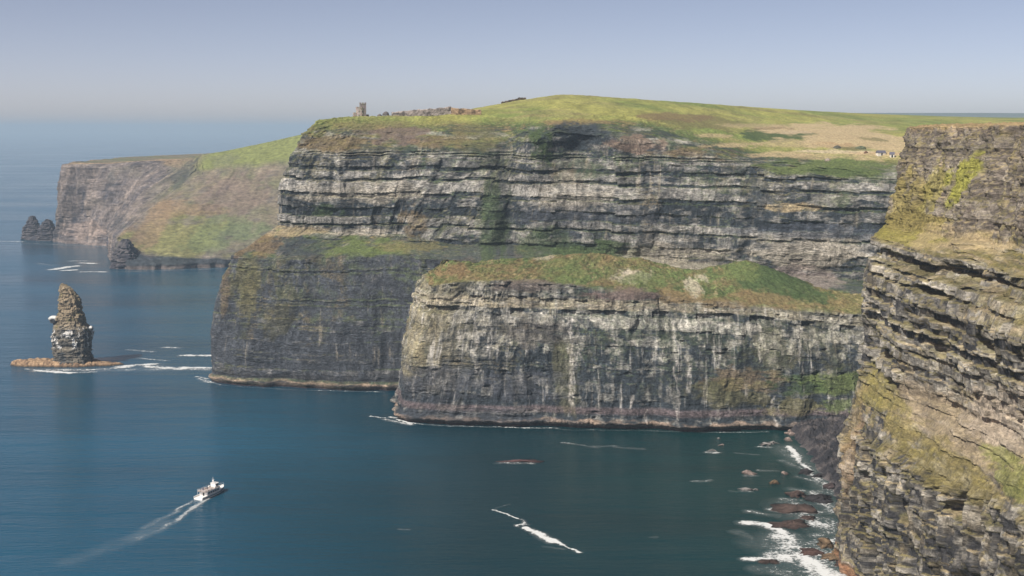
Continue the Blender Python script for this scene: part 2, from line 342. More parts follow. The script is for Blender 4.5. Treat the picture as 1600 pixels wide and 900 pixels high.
    c = mixc(c, PALE, wst * (1 - sst(4.2, 4.6, q)))
    veg = sst(.25, .6, nz + .35 * fbm(S / 20, Z / 12, 76, 4) - .05) * rw * .5
    g = grass_col(S * 1.0, q * 45, 81)
    c = lerp(c, g, veg[..., None])
    gm = sst(.35, .75, 1 - rw + .5 * fbm(S / 12, q * 8, 82, 4, .6)) * sst(1.8, 2.2, q)
    gm = gm * (1 - .75 * sst(3.9, 4.2, q) * (1 - sst(5, 5.6, q)) * sst(-.1, .4, fbm(S / 16, q * 5, 83, 4)))
    br = sst(-105, -60, X) * (1 - sst(2.9, 3.1, qq)) * sst(1.9, 2.1, qq) * sst(-.25, .15, fbm(S / 14, q * 10, 93, 4)) * .85
    c = lerp(c, g, (gm * (1 - br))[..., None])
    # open pasture on the plateau: lighter and smoother
    past = sst(5.4, 6.0, qq + .15 * fbm(S / 40, q * 3, 88, 3))
    pc = lerp(GR((.24, .24, .07)), GR((.145, .18, .05)), np.clip(.5 + 1.6 * fbm(X / 60, Y / 90, 84, 4), 0, 1)[..., None])
    pc = lerp(pc, GR((.20, .185, .075)), np.clip(-.1 + 1.6 * fbm(X / 45, Y / 25, 85, 4), 0, 1)[..., None])
    pc = pc * (1 + .5 * fbm(X / 9, Y / 30, 89, 4, .7))[..., None]
    c = lerp(c, pc, past[..., None])
    # wave-cut ledge
    lm = sst(.2, .7, (Z > 1.8) * (1 - sst(3.8, 6.2, Z + 1.4 * fbm(S / 9, Z * 0, 86, 3))) + .3 * fbm(S / 3, Z * 0 + 3, 87, 3))
    c = mixc(c, (.33, .25, .18), lm * np.clip(.6 + 1.3 * fbm(S / 11, Z / 2, 96, 4, .6), 0, 1) * .85)
    c = mixc(c, (.03, .03, .033), sst(6, 7, Z) * (1 - sst(9, 12, Z + 3 * fbm(S / 8, Z * 0, 97, 3))) * .5)
    c = mixc(c, (.05, .03, .03), (1 - sst(.8, 2.4, Z)) * .9)
    YU, YL, YG = 1045, 1000, 1120
    pl = [pt(560, 386, 1015, 70, 16, GREEN, .95), pt(640, 384, 1015, 50, 9, OLIVE, .7), pt(400, 385, 1015, 45, 18, RUST, .6), pt(470, 385, 1020, 40, 14, DARK, .6),
          pt(460, 360, 1035, 60, 8, TAN, .6), pt(560, 362, 1030, 60, 5, PALE, .5),
          pt(385, 450, 1005, 22, 55, OLIVE, .55), pt(350, 460, 1005, 10, 40, BROWN, .5), pt(440, 495, 1005, 25, 28, OLIVE, .35),
          pt(780, 340, YU, 22, 95, DARK, .6), pt(775, 340, YU, 26, 60, DGREEN, .65), pt(510, 327, YU, 28, 10, DGREEN, .7), pt(850, 380, 1000, 50, 30, DGREEN, .6), pt(935, 395, 985, 75, 22, DGREEN, .85),
          pt(650, 340, YU, 22, 22, BROWN, .6), pt(620, 210, 1060, 55, 16, (.12, .09, .075), .8), pt(520, 225, 1055, 55, 14, BROWN, .6), pt(690, 220, 1055, 45, 12, RUST, .5), pt(590, 195, 1070, 60, 8, OLIVE, .6), pt(740, 215, 1055, 45, 20, OLIVE, .5),
          pt(845, 225, 1020, 22, 28, DGREEN, .9), pt(905, 190, 1022, 60, 6, RUST, .6), pt(905, 215, 1015, 50, 20, DARK, .95), pt(990, 225, 1010, 45, 14, (.22, .16, .12), .7), pt(1080, 240, 1000, 55, 12, BROWN, .6),  # the strong DARK patch paints extra shade into the alcove
          pt(1180, 320, 990, 14, 70, DARK, .5), pt(560, 300, YU, 110, 16, PALE, .4), pt(900, 300, 1010, 60, 26, PALE, .30), pt(1050, 400, 980, 90, 22, PALE, .45), pt(1250, 395, 960, 90, 26, PALE, .45), pt(1230, 430, 965, 70, 22, (.24, .20, .18), .6), pt(1230, 323, 975, 40, 7, TAN, .7),
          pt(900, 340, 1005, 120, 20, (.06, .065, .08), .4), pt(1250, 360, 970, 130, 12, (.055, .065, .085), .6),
          pt(1235, 212, 1120, 70, 10, DGREEN, .9), pt(1310, 262, 980, 110, 12, GREEN, .95), pt(1310, 268, 975, 60, 6, DGREEN, .6), pt(1100, 190, 1150, 80, 12, OLIVE, .8), pt(1060, 183, 1150, 70, 8, BROWN, .8),
          pt(1310, 199, 1180, 120, 9, (.38, .30, .18), .9), pt(1340, 222, 1100, 120, 18, (.36, .29, .17), .95), pt(1330, 214, 1100, 40, 4, TAN, .9), pt(1300, 226, 1080, 30, 4, (.30, .22, .12), .9), pt(1370, 226, 1080, 30, 4, TAN, .8), pt(1290, 236, 1060, 50, 3, (.38, .32, .22), .8), pt(1350, 238, 1060, 40, 3, (.36, .26, .16), .7), pt(1260, 207, 1120, 30, 3, (.34, .28, .18), .9), pt(1230, 200, 1150, 40, 3, BROWN, .7), pt(1320, 231, 1080, 24, 2.5, DGREEN, .6), pt(1375, 218, 1100, 24, 3, OLIVE, .7), pt(1320, 243, 1020, 100, 5, TAN, .6), pt(1330, 232, 1030, 16, 3, OLIVE, .8), pt(1180, 197, 1180, 60, 4, TAN, .6), pt(1150, 226, 1060, 60, 4, TAN, .8), pt(1205, 240, 1050, 50, 4, TAN, .8), pt(1110, 212, 1090, 40, 3.5, TAN, .7), pt(1250, 225, 1080, 60, 6, TAN, .6)]
    c = patches(c, P[..., 0], P[..., 2], pl, 300)
    far = sst(8.0, 8.6, q) * sst(300, 900, X)
    c = lerp(c, GR((.15, .17, .06)), (far * .7)[..., None] * np.ones_like(c))
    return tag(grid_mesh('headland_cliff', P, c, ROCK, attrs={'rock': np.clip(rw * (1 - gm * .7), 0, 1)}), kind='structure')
BH = make_beds(-10, 240, .8, 10, 5)
headland()

# ================================================================== the front promontory with its grassy bench
def promontory():
    W = lambda x, y, z: (x, y, z)
    R0 = [W(-20, 1010, 0), W(-70, 965, 0), W(-80, 905, 0), sea(626, 657), sea(700, 663), sea(800, 666), sea(900, 668), sea(1000, 670), sea(1100, 672), sea(1200, 672), sea(1320, 672), W(310, 845, 0)]
    R0 = [(p[0], p[1], -4) for p in R0]
    R1 = [(p[0] + 1, p[1] + 1, 4.5) for p in R0]
    R2 = [W(-15, 1010, 92), W(-56, 965, 94), W(-62, 925, 94), at(668, 446, 884), at(740, 438, 890), at(800, 440, 890), at(900, 446, 888), at(1000, 457, 885), at(1100, 470, 880), at(1200, 482, 876), at(1320, 490, 870), W(320, 860, 72)]
    R3 = [W(-15, 1012, 96), W(-50, 972, 100), at(690, 415, 950), at(700, 411, 915), at(765, 406, 930), at(850, 401, 942), at(935, 398, 950), at(1000, 407, 948), at(1080, 423, 938), at(1165, 406, 935), at(1290, 456, 915), W(320, 890, 80)]
    R4 = [W(-10, 1020, 86), W(-40, 985, 86), W(-38, 1000, 86), W(-28, 1000, 88), W(-8, 1000, 92), at(860, 403, 990), at(940, 400, 990), at(1010, 409, 985), at(1090, 425, 975), at(1170, 408, 975), at(1295, 458, 965), W(330, 920, 80)]
    P, Q, s, N = loft([R0, R1, R2, R3, R4], 1150, [10, 210, 100, 25], 9, 5, [0, .8, 1.6, 2.2, 2])
    q = Q[:, None]; S = np.broadcast_to(s[None], P.shape[:2]); Z = P[..., 2]; X = P[..., 0]
    qq = q + .07 * fbm(S / 18, Z / 20, 191, 4)
    rw = np.interp(qq.ravel(), [0, .5, 1, 1.96, 2.06, 4], [.5, .8, 1, 1, .1, 0]).reshape(qq.shape)
    zb = Z + .022 * (X + 80) + .9 * fbm(S / 60, Z / 50, 12, 3) + 6 * sst(150, 250, X)
    d, hard, tone, bi = strata(BP, zb, S, 121, 1.3, 1.5)
    top = sst(76, 84, zb)
    big = 6.5 * fbm(S / 45, Z / 140, 141, 3) + 3.6 * ridge(S / 19 + .4 * n2(S / 30, Z / 20, 146), Z / 60, 143, 3) + 1.7 * fbm(S / 5, Z / 10, 145, 4, .6) - 3.0 * sst(.35, .9, fbm(S / 9 + .8 * n2(Z / 12, S / 20, 149), Z / 26, 147, 3)) - 2.5 * sst(.45, .8, fbm(S / 12, Z / 5, 148, 3))
    ledge = 4.0 * np.sin(np.clip(q - 1, 0, 1) * math.pi) + 4.5 * (1 - sst(4.0, 6.5, Z + 1.2 * fbm(S / 14, Z * 0, 177, 3))) * sst(.4, 1, q) + 1.5 * (1 - sst(11, 14, Z)) * sst(.4, 1, q)
    D = rw * (d * (.45 + .75 * top) + big) + ledge + (1 - rw) * 1.6 * fbm(S / 9, q * 9, 151, 4)
    # small overhangs below the pale cap bed
    D -= rw * 3.6 * sst(73, 74.5, zb) * (1 - sst(77.5, 78, zb)) * sst(-.1, .2, n2(S / 9, S * 0, 152))
    P = P.copy(); P[..., 0] += D * N[None, :, 0]; P[..., 1] += D * N[None, :, 1]
    gw = 1 - rw
    P[..., 2] += gw * (2.6 * fbm(S / 20, q * 5, 161, 4) + 1.3 * ridge(S / 7, q * 10, 163, 4) + .8 * fbm(S / 2.2, q * 28, 165, 3, .7)) * sst(1.9, 2.15, q)
    nz = slope_z(P)
    t = .16 + .40 * np.clip(hard, 0, 1) * tone + .26 * fbm(S / 9, Z / 9, 171, 4, .65) + .22 * fbm(S / 2.2, Z / 12, 172, 3, .6) + .14 * sst(20, 80, Z) - .10 + .34 * sst(.0, .35, fbm(S / 7, Z / 5, 197, 4, .65)) * (.35 + .65 * sst(25, 60, Z)) - .22 * sst(.05, .35, fbm(S / 11, Z / 7, 198, 4, .6))
    t = (t - .34) * 1.55 + .29
    c = lerp(GR(DARK), GR((.43, .42, .37)), np.clip(t, 0, 1)[..., None])
    lc = (1 - sst(-70, -15, X)) * sst(15, 45, Z)                   # lichened corner pillar
    c = mixc(c, (.33, .29, .18), lc * np.clip(.55 + .8 * fbm(S / 5, Z / 8, 174, 4, .6), 0, 1) * .85)
    cap = sst(77.5, 78.5, zb) * (1 - sst(84, 86, zb)) * rw
    c = mixc(c, (.35, .31, .23), .8 * cap * np.clip(.75 + .9 * fbm(S / 7, Z / 2, 175, 3), 0, 1) * (1 - .5 * sst(120, 220, X)))
    wst = sst(.22, .62, fbm(S / 2.4, Z / 24, 176, 4, .6) + .22 * fbm(S / 30, Z / 30, 178, 2)) * sst(6, 18, Z) * (1 - sst(80, 90, Z)) * .55
    c = mixc(c, (.50, .49, .46), wst)
    # bird-lime streaks running down the face
    for (u, v0, v1, w, st) in ((890, 492, 625, 7, .95), (903, 505, 560, 5, .7), (1050, 500, 648, 5, .85), (1068, 555, 600, 5, .9), (680, 560, 600, 6, .8), (752, 570, 600, 4, .6), (912, 590, 612, 3, .8), (978, 600, 625, 5, .8), (1005, 620, 645, 4, .8), (1120, 500, 560, 5, .6), (1180, 500, 560, 5, .7), (1190, 600, 655, 7, .8), (1240, 500, 560, 4, .5), (720, 460, 560, 5, .6), (745, 460, 585, 6, .5), (1225, 520, 560, 4, .5), (1085, 640, 655, 12, .7)):
        p0 = at(u, v0, 885); p1 = at(u, v1, 872); w_ = w * .44
        zz = (p0[2] - Z) / (p0[2] - p1[2])
        xx = p0[0] + (p1[0] - p0[0]) * zz + 1.8 * n2(Z / 9, Z * 0 + u, 5) + .8 * n2(Z / 3, Z * 0 + u, 6)
        wd = w_ * (.6 + .5 * n2(Z / 7, Z * 0 + u, 7))
        mk = sst(1.1, .4, np.abs(P[..., 0] - xx) / np.maximum(wd, .3)) * sst(-.06, .04, zz) * (1 - sst(.9, 1.05, zz)) * (.6 + .6 * fbm(S / 1.5, Z / 3, 9, 2))
        c = mixc(c, (.58, .56, .52), np.clip(mk * st * (.35 + .9 * sst(-.2, .3, fbm(P[..., 0] / 1.3, Z / 4, 10, 3, .6))), 0, 1) * (q < 2) * .95)
    g = grass_col(S, q * 40, 181)
    veg = sst(.35, .7, nz + .3 * fbm(S / 14, Z / 12, 182, 4)) * rw * .3 * sst(15, 30, Z)
    c = lerp(c, g, veg[..., None])
    gm = sst(.3, .7, 1 - rw + .35 * fbm(S / 9, q * 8, 183, 4, .6)) * sst(1.85, 2.1, q)
    gg = lerp(g, GR(RUST), np.clip(.1 + 1.5 * fbm(S / 12, q * 6, 184, 4, .6), 0, 1)[..., None] * .7)
    c = lerp(c, gg, gm[..., None])
    lm = sst(.2, .7, (Z > 1.6) * (1 - sst(4.0, 6.0, Z + 1.6 * fbm(S / 9, Z * 0, 186, 3))) + .35 * fbm(S / 3, Z * 0 + 3, 187, 3))
    c = mixc(c, (.33, .25, .19), lm * np.clip(.6 + 1.3 * fbm(S / 9, Z / 2, 196, 4, .6), 0, 1) * .85 * (1 - .5 * sst(120, 200, X)))
    c = mixc(c, (.12, .07, .06), (1 - sst(.9, 2.4, Z)) * .85)
    c = mixc(c, (.16, .12, .12), sst(8, 10, Z) * (1 - sst(12, 14, Z)) * .5)
    B, F_ = 905, 875
    pl = [pt(1215, 440, 915, 60, 26, DGREEN, .95), pt(1160, 420, 925, 30, 14, GREEN, .8), pt(1270, 462, 905, 30, 8, DGREEN, .9), pt(880, 425, B, 40, 16, GREEN, .6), pt(985, 428, 925, 30, 8, PALE, .5), pt(978, 424, 925, 8, 3, PALE, .6), pt(1080, 446, 910, 13, 12, PALE, .55), pt(1100, 436, 915, 8, 5, PALE, .5), pt(745, 405, 915, 6, 6, PALE, .5), pt(850, 402, 940, 16, 4, PALE, .4), pt(710, 425, 900, 25, 10, RUST, .8),
          pt(1060, 462, 890, 50, 8, BROWN, .8), pt(820, 448, 885, 90, 8, (.12, .10, .09), .7), pt(980, 460, 885, 60, 9, (.14, .10, .09), .7), pt(1010, 440, 900, 40, 12, GREEN, .7), pt(1180, 470, 885, 80, 10, BROWN, .7),
          pt(1150, 580, F_, 60, 18, (.15, .115, .07), .65), pt(1130, 600, F_, 60, 20, OLIVE, .5), pt(1290, 584, F_, 60, 18, GREEN, .9), pt(1240, 590, F_, 50, 14, DGREEN, .7), pt(1290, 618, F_, 26, 12, GREEN, .8), pt(1220, 620, F_, 40, 14, OLIVE, .6),
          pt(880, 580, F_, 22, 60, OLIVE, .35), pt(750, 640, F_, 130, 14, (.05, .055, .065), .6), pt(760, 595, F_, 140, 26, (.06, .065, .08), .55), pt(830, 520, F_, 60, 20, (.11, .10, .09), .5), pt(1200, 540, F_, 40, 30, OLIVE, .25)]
    c = patches(c, P[..., 0], P[..., 2], pl, 400)
    return tag(grid_mesh('promontory_cliff', P, c, ROCK, attrs={'rock': np.clip(rw * (1 - gm * .7), 0, 1)}), kind='structure')
BP = make_beds(-10, 130, .9, 9.0, 15)
promontory()

# ================================================================== the near cliff on the right
def near_cliff():
    W = lambda x, y, z: (x, y, z)
    #      hidden back ............................ corner ................. towards the camera, out of frame
    R0 = [W(330, 900, -4), W(250, 740, -4), W(200, 650, -4), W(151, 586, -4), W(153, 545, -4), W(158, 500, -4), W(163, 450, -4), W(170, 400, -4), W(185, 330, -4), W(215, 240, -4)]
    R1 = [(p[0] + .6, p[1], 4) for p in R0]
    R2 = [W(335, 905, 60), W(258, 745, 60), W(208, 655, 60), W(159, 592, 58), W(157, 545, 62), W(158, 500, 66), W(160, 450, 70), W(164, 400, 74), W(178, 330, 80), W(210, 240, 84)]
    R3 = [W(340, 905, 88), W(262, 748, 88), W(212, 660, 88), W(164, 598, 86), W(167, 548, 88), W(174, 500, 90), W(176, 450, 94), W(178, 400, 98), W(190, 330, 102), W(222, 240, 104)]
    R4 = [W(345, 905, 128), W(264, 748, 128), W(213, 662, 128), W(165, 600, 127), W(166, 550, 128), W(170, 500, 128), W(172, 450, 129), W(176, 400, 130), W(188, 330, 132), W(220, 240, 132)]
    R5 = [W(350, 905, 147), W(266, 750, 147), W(216, 664, 147), W(168, 602, 149), W(172, 552, 148), W(178, 505, 147.5), W(184, 460, 147), W(190, 405, 147), W(202, 330, 147), W(232, 240, 147)]
    R6 = [W(353, 905, 160), W(275, 755, 160), W(228, 670, 160), W(178, 611, 154.5), W(184, 564, 153.5), W(190, 524, 153), W(195, 480, 152.5), W(200, 427, 152), W(210, 338, 152), W(240, 245, 155)]
    R7 = [W(356, 908, 166), W(280, 760, 190), W(232, 672, 199), W(191, 625, 200), W(198, 578, 200.5), W(204, 535, 200.8), W(208, 492, 200.6), W(212, 432, 200.5), W(222, 340, 200), W(248, 245, 200)]
    R8 = [W(362, 915, 168), W(292, 775, 191), W(246, 690, 200.5), W(210, 655, 201.5), W(218, 605, 202), W(226, 560, 202), W(232, 510, 202), W(240, 445, 202), W(250, 345, 201), W(275, 250, 201)]
    R9 = [W(700, 1000, 190), W(700, 900, 200), W(700, 850, 205), W(700, 800, 207), W(700, 750, 207), W(700, 700, 207), W(700, 650, 207), W(700, 500, 205), W(700, 400, 204), W(700, 300, 204)]
    P, Q, s, N = loft([R0, R1, R2, R3, R4, R5, R6, R7, R8, R9], 1500, [12, 190, 90, 120, 60, 50, 130, 30, 30], 19, 3.5, [0, .5, 2, 1.5, .6, 1.2, 3, .5, .3, 1])
    q = Q[:, None]; S = np.broadcast_to(s[None], P.shape[:2]); Z = P[..., 2]; X = P[..., 0]; Y = P[..., 1]
    qq = q + .12 * fbm(S / 14, Z / 14, 291, 4)
    rw = np.interp(qq.ravel(), [0, .5, 1, 2.0, 2.2, 2.9, 3.1, 4.95, 5.1, 5.95, 6.1, 7.0, 7.1, 9], [.6, .9, 1, 1, .75, .7, 1, 1, .5, .6, 1, 1, .15, .05]).reshape(qq.shape)
    zb = Z + .035 * (Y - 600) * sst(.0, 1, (4 - q) * .5) + .8 * fbm(S / 40, Z / 40, 212, 3)
    d, hard, tone, bi = strata(BN, zb, S, 221, 2.0, 2.1, .6)
    band = sst(2.9, 3.2, qq) * (1 - sst(5.0, 5.1, qq)); up = sst(5.95, 6.1, qq) * (1 - sst(7.0, 7.1, qq)); lowr = 1 - sst(2.0, 2.3, qq)
    kcol = np.floor((S + 1.5 * n2(S / 4, Z / 14, 223)) / 3.1); colm = (h2(kcol, np.floor(Z / 17 + h2(kcol, kcol, 3)), 224) - .5)
    big = 3.2 * fbm(S / 30, Z / 70, 241, 3) + 1.5 * ridge(S / 11, Z / 35, 243, 3) + .45 * fbm(S / 3.4, Z / 5, 245, 3, .6)
    rub = 2.6 * fbm(S / 2.8, Z / 3.4, 247, 4, .7) + 1.6 * ridge(S / 6, Z / 11, 249, 3)
    flute = 2.4 * ridge(S / 6.5, Z / 60 + S / 40, 251, 3) + 2.2 * colm
    D = rw * (big + d * (.55 + .7 * band - .2 * up) + up * (rub + 1.4 * colm) + lowr * flute - 4.0 * lowr * sst(.3, .8, fbm(S / 8 + .9 * n2(Z / 9, S / 15, 259), Z / 22 + 3, 257, 3)) + 3 * lowr * fbm(S / 13 + Z / 14, Z / 12, 262, 3) - 2.2 * band * sst(.5, .8, n2(S / 5, Z / 12, 258)))
    # deep notch under the bench lip, and the shadowed hollow at its left end
    D -= rw * 6.5 * sst(4.55, 4.62, q) * (1 - sst(4.80, 4.84, q)) * (.7 + .5 * n2(S / 18, S * 0, 253))
    D -= 8 * rw * np.exp(-((Z - 97) / 13) ** 2) * np.exp(-((Y - 586) / 12) ** 2)
    sc = np.interp(522, P[int(np.argmin(abs(Q - 6.5))), ::-1, 1], s[::-1])
    D -= 9 * np.exp(-((S - sc + 1.5 * n2(Z / 9, Z * 0, 299)) / 2.8) ** 2) * sst(5.6, 6.2, q) * (1 - sst(7.2, 7.6, q))         # cleft of the top tier
    D += 4 * np.exp(-((S - sc + 16) / 8) ** 2) * sst(5.2, 5.8, q) * (1 - sst(6.4, 6.8, q))
    for yc, zc, ry, rz, dd in ((545, 47, 9, 5, 6), (500, 48, 10, 6, 8), (455, 62, 16, 3, 4), (565, 28, 6, 12, 6), (530, 18, 8, 14, 7), (440, 36, 14, 9, 4), (560, 100, 14, 3, 5), (505, 112, 14, 3, 6), (520, 134, 18, 2.5, 6), (460, 122, 12, 3, 6)):
        D -= dd * rw * sst(.1, .7, 1 - ((Y - yc) / ry) ** 2 - ((Z - zc) / rz) ** 2 + .8 * fbm(Y / 9, Z / 7, int(yc), 2))
    D += (1 - rw) * 1.0 * fbm(S / 6, q * 9, 255, 4)
    P = P.copy(); P[..., 0] += D * N[None, :, 0]; P[..., 1] += D * N[None, :, 1]
    P[..., 2] += ((1 - rw) * (1.2 * fbm(S / 9, q * 9, 261, 4) + .5 * ridge(S / 3.5, q * 14, 263, 3)) + .8 * (h2(np.floor(S / 1.7), np.floor(S * 0), 4) - .5) * sst(6.9, 7, q)) * sst(.9, 1.1, q) * (1 - sst(7.6, 8.2, q))
    nz = slope_z(P)
    t = .24 + .75 * np.clip(hard, 0, 1) * tone * (.5 + .5 * band) - .25 * np.clip(-hard, 0, 1) + .30 * fbm(S / 6, Z / 4, 271, 4, .65) + .16 * fbm(S / 2, Z / 3, 272, 3, .6) + .34 * sst(0, .3, fbm(S / 9, Z / 5, 274, 4, .6)) + .30 * colm * (lowr + up) - .16 * lowr * (1 - sst(30, 75, Z)) - .05
    t = (t - .38) * 1.3 + .34
    c = lerp(GR((.038, .038, .040)), GR((.42, .395, .335)), np.clip(t, 0, 1)[..., None])
    c = mixc(c, (.15, .125, .10), up * .6)
    ych = np.clip(-.05 + 1.5 * fbm(S / 9, Z / 9, 273, 4, .6), 0, 1)
    c = mixc(c, (.25, .20, .11), ych * (1 - up) * .4)
    wst = sst(.3, .8, fbm(S / 1.6, Z / 11, 276, 4, .6)) * .5
    c = mixc(c, (.42, .39, .33), wst * (1 - up))
    g = lerp(GR(YELLOW), GR(OLIVE), np.clip(.5 + 1.3 * fbm(S / 6, q * 14, 281, 4, .6), 0, 1)[..., None]); g = lerp(g, GR(TAN), np.clip(.15 + 1.5 * fbm(S / 9, q * 9, 282, 4, .6), 0, 1)[..., None])
    veg = sst(.4, .7, nz + .3 * fbm(S / 8, Z / 8, 283, 4)) * .6
    c = lerp(c, g, veg[..., None])
    gm = sst(.25, .6, 1 - rw + .9 * fbm(S / 6, q * 9, 284, 4, .6)) * sst(1.7, 2.1, q)
    c = lerp(c, g, gm[..., None] * .8)
    c = mixc(c, (.30, .22, .12), sst(6.95, 7.05, q + .03 * fbm(S / 3, q * 3, 285, 3)) * (1 - sst(7.6, 8, q)) * .8)
    c = mixc(c, (.13, .15, .05), sst(7.8, 8.3, q) * .8)
    c = mixc(c, (.20, .10, .05), (1 - sst(3, 7, Z)) * .8)
    def pw(yc, zc, ry, rz, col, st): return (yc, zc, ry, rz, col, st)
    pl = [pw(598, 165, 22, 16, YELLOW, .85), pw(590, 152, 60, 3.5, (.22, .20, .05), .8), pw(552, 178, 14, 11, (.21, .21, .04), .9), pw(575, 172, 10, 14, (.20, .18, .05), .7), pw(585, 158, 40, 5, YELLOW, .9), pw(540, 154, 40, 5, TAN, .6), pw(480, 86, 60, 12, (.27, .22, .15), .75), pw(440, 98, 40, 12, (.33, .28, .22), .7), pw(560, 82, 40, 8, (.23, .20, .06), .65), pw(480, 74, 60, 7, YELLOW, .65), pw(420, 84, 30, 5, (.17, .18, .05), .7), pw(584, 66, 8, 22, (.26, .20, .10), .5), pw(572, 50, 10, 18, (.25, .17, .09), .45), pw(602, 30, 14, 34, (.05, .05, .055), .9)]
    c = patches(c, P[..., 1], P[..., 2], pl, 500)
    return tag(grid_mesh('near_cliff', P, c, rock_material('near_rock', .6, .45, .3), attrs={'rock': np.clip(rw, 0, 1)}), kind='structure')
BN = make_beds(-40, 260, .9, 4.6, 27)
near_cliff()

# ================================================================== the far headland beyond the stack
def far_headland():
    W = lambda x, y, z: (x, y, z)
    R0 = [W(-500, 4200, -4), W(-880, 2700, -4), sea(84, 378), sea(130, 383), sea(182, 385), sea(181, 419), sea(240, 421), sea(360, 417), sea(500, 414), W(-100, 1900, -4)]
    R0 = [(p[0], p[1], -4) for p in R0]
    R1 = [(p[0], p[1] + 2, 7) for p in R0]
    R2 = [W(-500, 4200, 60), W(-860, 2700, 70), at(92, 335, 2240), at(135, 340, 2235), at(178, 350, 2200), at(184, 372, 1850), at(232, 398, 1845), at(360, 404, 1850), at(500, 404, 1850), W(-100, 1930, 30)]
    R3 = [W(-480, 4200, 130), W(-840, 2700, 130), at(101, 262, 2255), at(150, 262, 2250), at(235, 258, 2230), at(214, 346, 1960), at(270, 340, 1965), at(370, 345, 1970), at(500, 345, 1970), W(-80, 2020, 90)]
    R4 = [W(-460, 4200, 138), W(-820, 2700, 138), at(103, 256, 2262), at(160, 255.5, 2260), at(250, 250, 2255), at(318, 272, 2150), at(345, 270, 2140), at(400, 265, 2130), at(500, 262, 2120), W(-60, 2150, 160)]
    R5 = [W(-440, 4200, 140), W(-800, 2700, 140), at(112, 255, 2300), at(170, 254, 2300), at(290, 247, 2290), at(322, 241, 2270), at(350, 236, 2270), at(410, 224, 2260), at(500, 204, 2250), W(0, 2260, 200)]
    R6 = [W(-200, 4200, 130), W(-500, 2900, 120), W(-650, 2600, 120), W(-600, 2600, 125), W(-500, 2600, 130), W(-450, 2600, 140), W(-400, 2600, 150), W(-300, 2600, 165), W(-100, 2600, 180), W(200, 2600, 195)]
    P, Q, s, N = loft([R0, R1, R2, R3, R4, R5, R6], 900, [6, 70, 100, 100, 30, 20], 29, 9, [0, 1, 5, 3, 2, 1, 2])
    q = Q[:, None]; S = np.broadcast_to(s[None], P.shape[:2]); Z = P[..., 2]; X = P[..., 0]
    left = 1 - sst(-600, -545, X); front = 1 - left
    rw = np.interp((q + .15 * fbm(S / 60, Z / 40, 391, 4)).ravel() * np.ones(1), [0, 1, 1.9, 2.2, 4, 5, 6], [.6, 1, 1, .35, .3, .1, 0]).reshape(P.shape[:2])
    rl = np.interp((q + 0 * S).ravel(), [0, 1, 3.9, 4.1, 5, 6], [.6, 1, 1, .4, .1, 0]).reshape(P.shape[:2])
    rw = lerp(rw, rl, left)
    d, hard, tone, bi = strata(BH, Z + 20, S, 321, 1.5, 1.5)
    D = rw * (d * .7 + 16 * fbm(S / 75, Z / 170, 341, 4) + 9 * ridge(S / 26, Z / 120, 343, 3) + 3 * fbm(S / 9, Z / 16, 345, 4, .6)) + (1 - rw) * (6 * fbm(S / 70, q * 1.4, 347, 4) + 4 * ridge(S / 30, q * 2, 348, 3))
    P = P.copy(); P[..., 0] += D * N[None, :, 0]; P[..., 1] += D * N[None, :, 1]
    P[..., 2] += (1 - rw) * 4.0 * fbm(S / 30, q * 6, 349, 4) * sst(2, 2.4, q) * (1 - sst(4.2, 4.8, q))
    nz = slope_z(P)
    t = .22 + .25 * np.clip(hard, 0, 1) * tone + .4 * fbm(S / 14, Z / 40, 371, 4, .6) + .2 * fbm(S / 4, Z / 8, 372, 3)
    c = lerp(GR((.05, .05, .06)), GR((.33, .27, .22)), np.clip(t, 0, 1)[..., None])
    sl = lerp(GR((.17, .145, .09)), GR((.12, .13, .06)), np.clip(.45 + 1.6 * fbm(S / 60, q * 3, 374, 4), 0, 1)[..., None])
    sl = lerp(sl, GR((.09, .08, .075)), np.clip(-.1 + 2 * fbm(S / 14, q * 14, 375, 4, .6), 0, 1)[..., None] * .7)
    c = lerp(c, sl, (np.clip(1 - rw + .25 * fbm(S / 20, q * 6, 376, 3), 0, 1) * sst(1.7, 2.2, q))[..., None])
    c = lerp(c, GR((.15, .17, .055)), (sst(4.05, 4.35, q + .1 * fbm(S / 30, q * 2, 377, 3)) * sst(-560, -520, X))[..., None])
    c = mixc(c, (.26, .19, .12), sst(3.9, 4.0, q) * (1 - sst(4.6, 4.9, q)) * left * .8)
    pl = [pt(290, 368, 1930, 75, 30, (.17, .17, .06), .8), pt(350, 360, 1930, 60, 26, (.10, .14, .06), .5), pt(240, 350, 1950, 26, 34, (.21, .15, .09), .7), pt(300, 328, 1990, 70, 12, (.20, .14, .08), .6), pt(370, 300, 2060, 60, 30, (.16, .12, .10), .6), pt(345, 252, 2200, 26, 10, (.13, .14, .07), .7), pt(298, 270, 2220, 14, 22, DARK, .5), pt(225, 335, 2200, 40, 10, DARK, .4), pt(140, 360, 2230, 50, 14, (.22, .17, .14), .5)]
    c = patches(c, P[..., 0], P[..., 2], pl, 600)
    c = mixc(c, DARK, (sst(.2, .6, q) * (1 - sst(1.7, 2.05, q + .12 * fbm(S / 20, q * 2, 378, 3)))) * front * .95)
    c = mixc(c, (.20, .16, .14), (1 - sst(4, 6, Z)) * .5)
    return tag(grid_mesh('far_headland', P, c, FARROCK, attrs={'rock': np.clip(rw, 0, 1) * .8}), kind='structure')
far_headland()

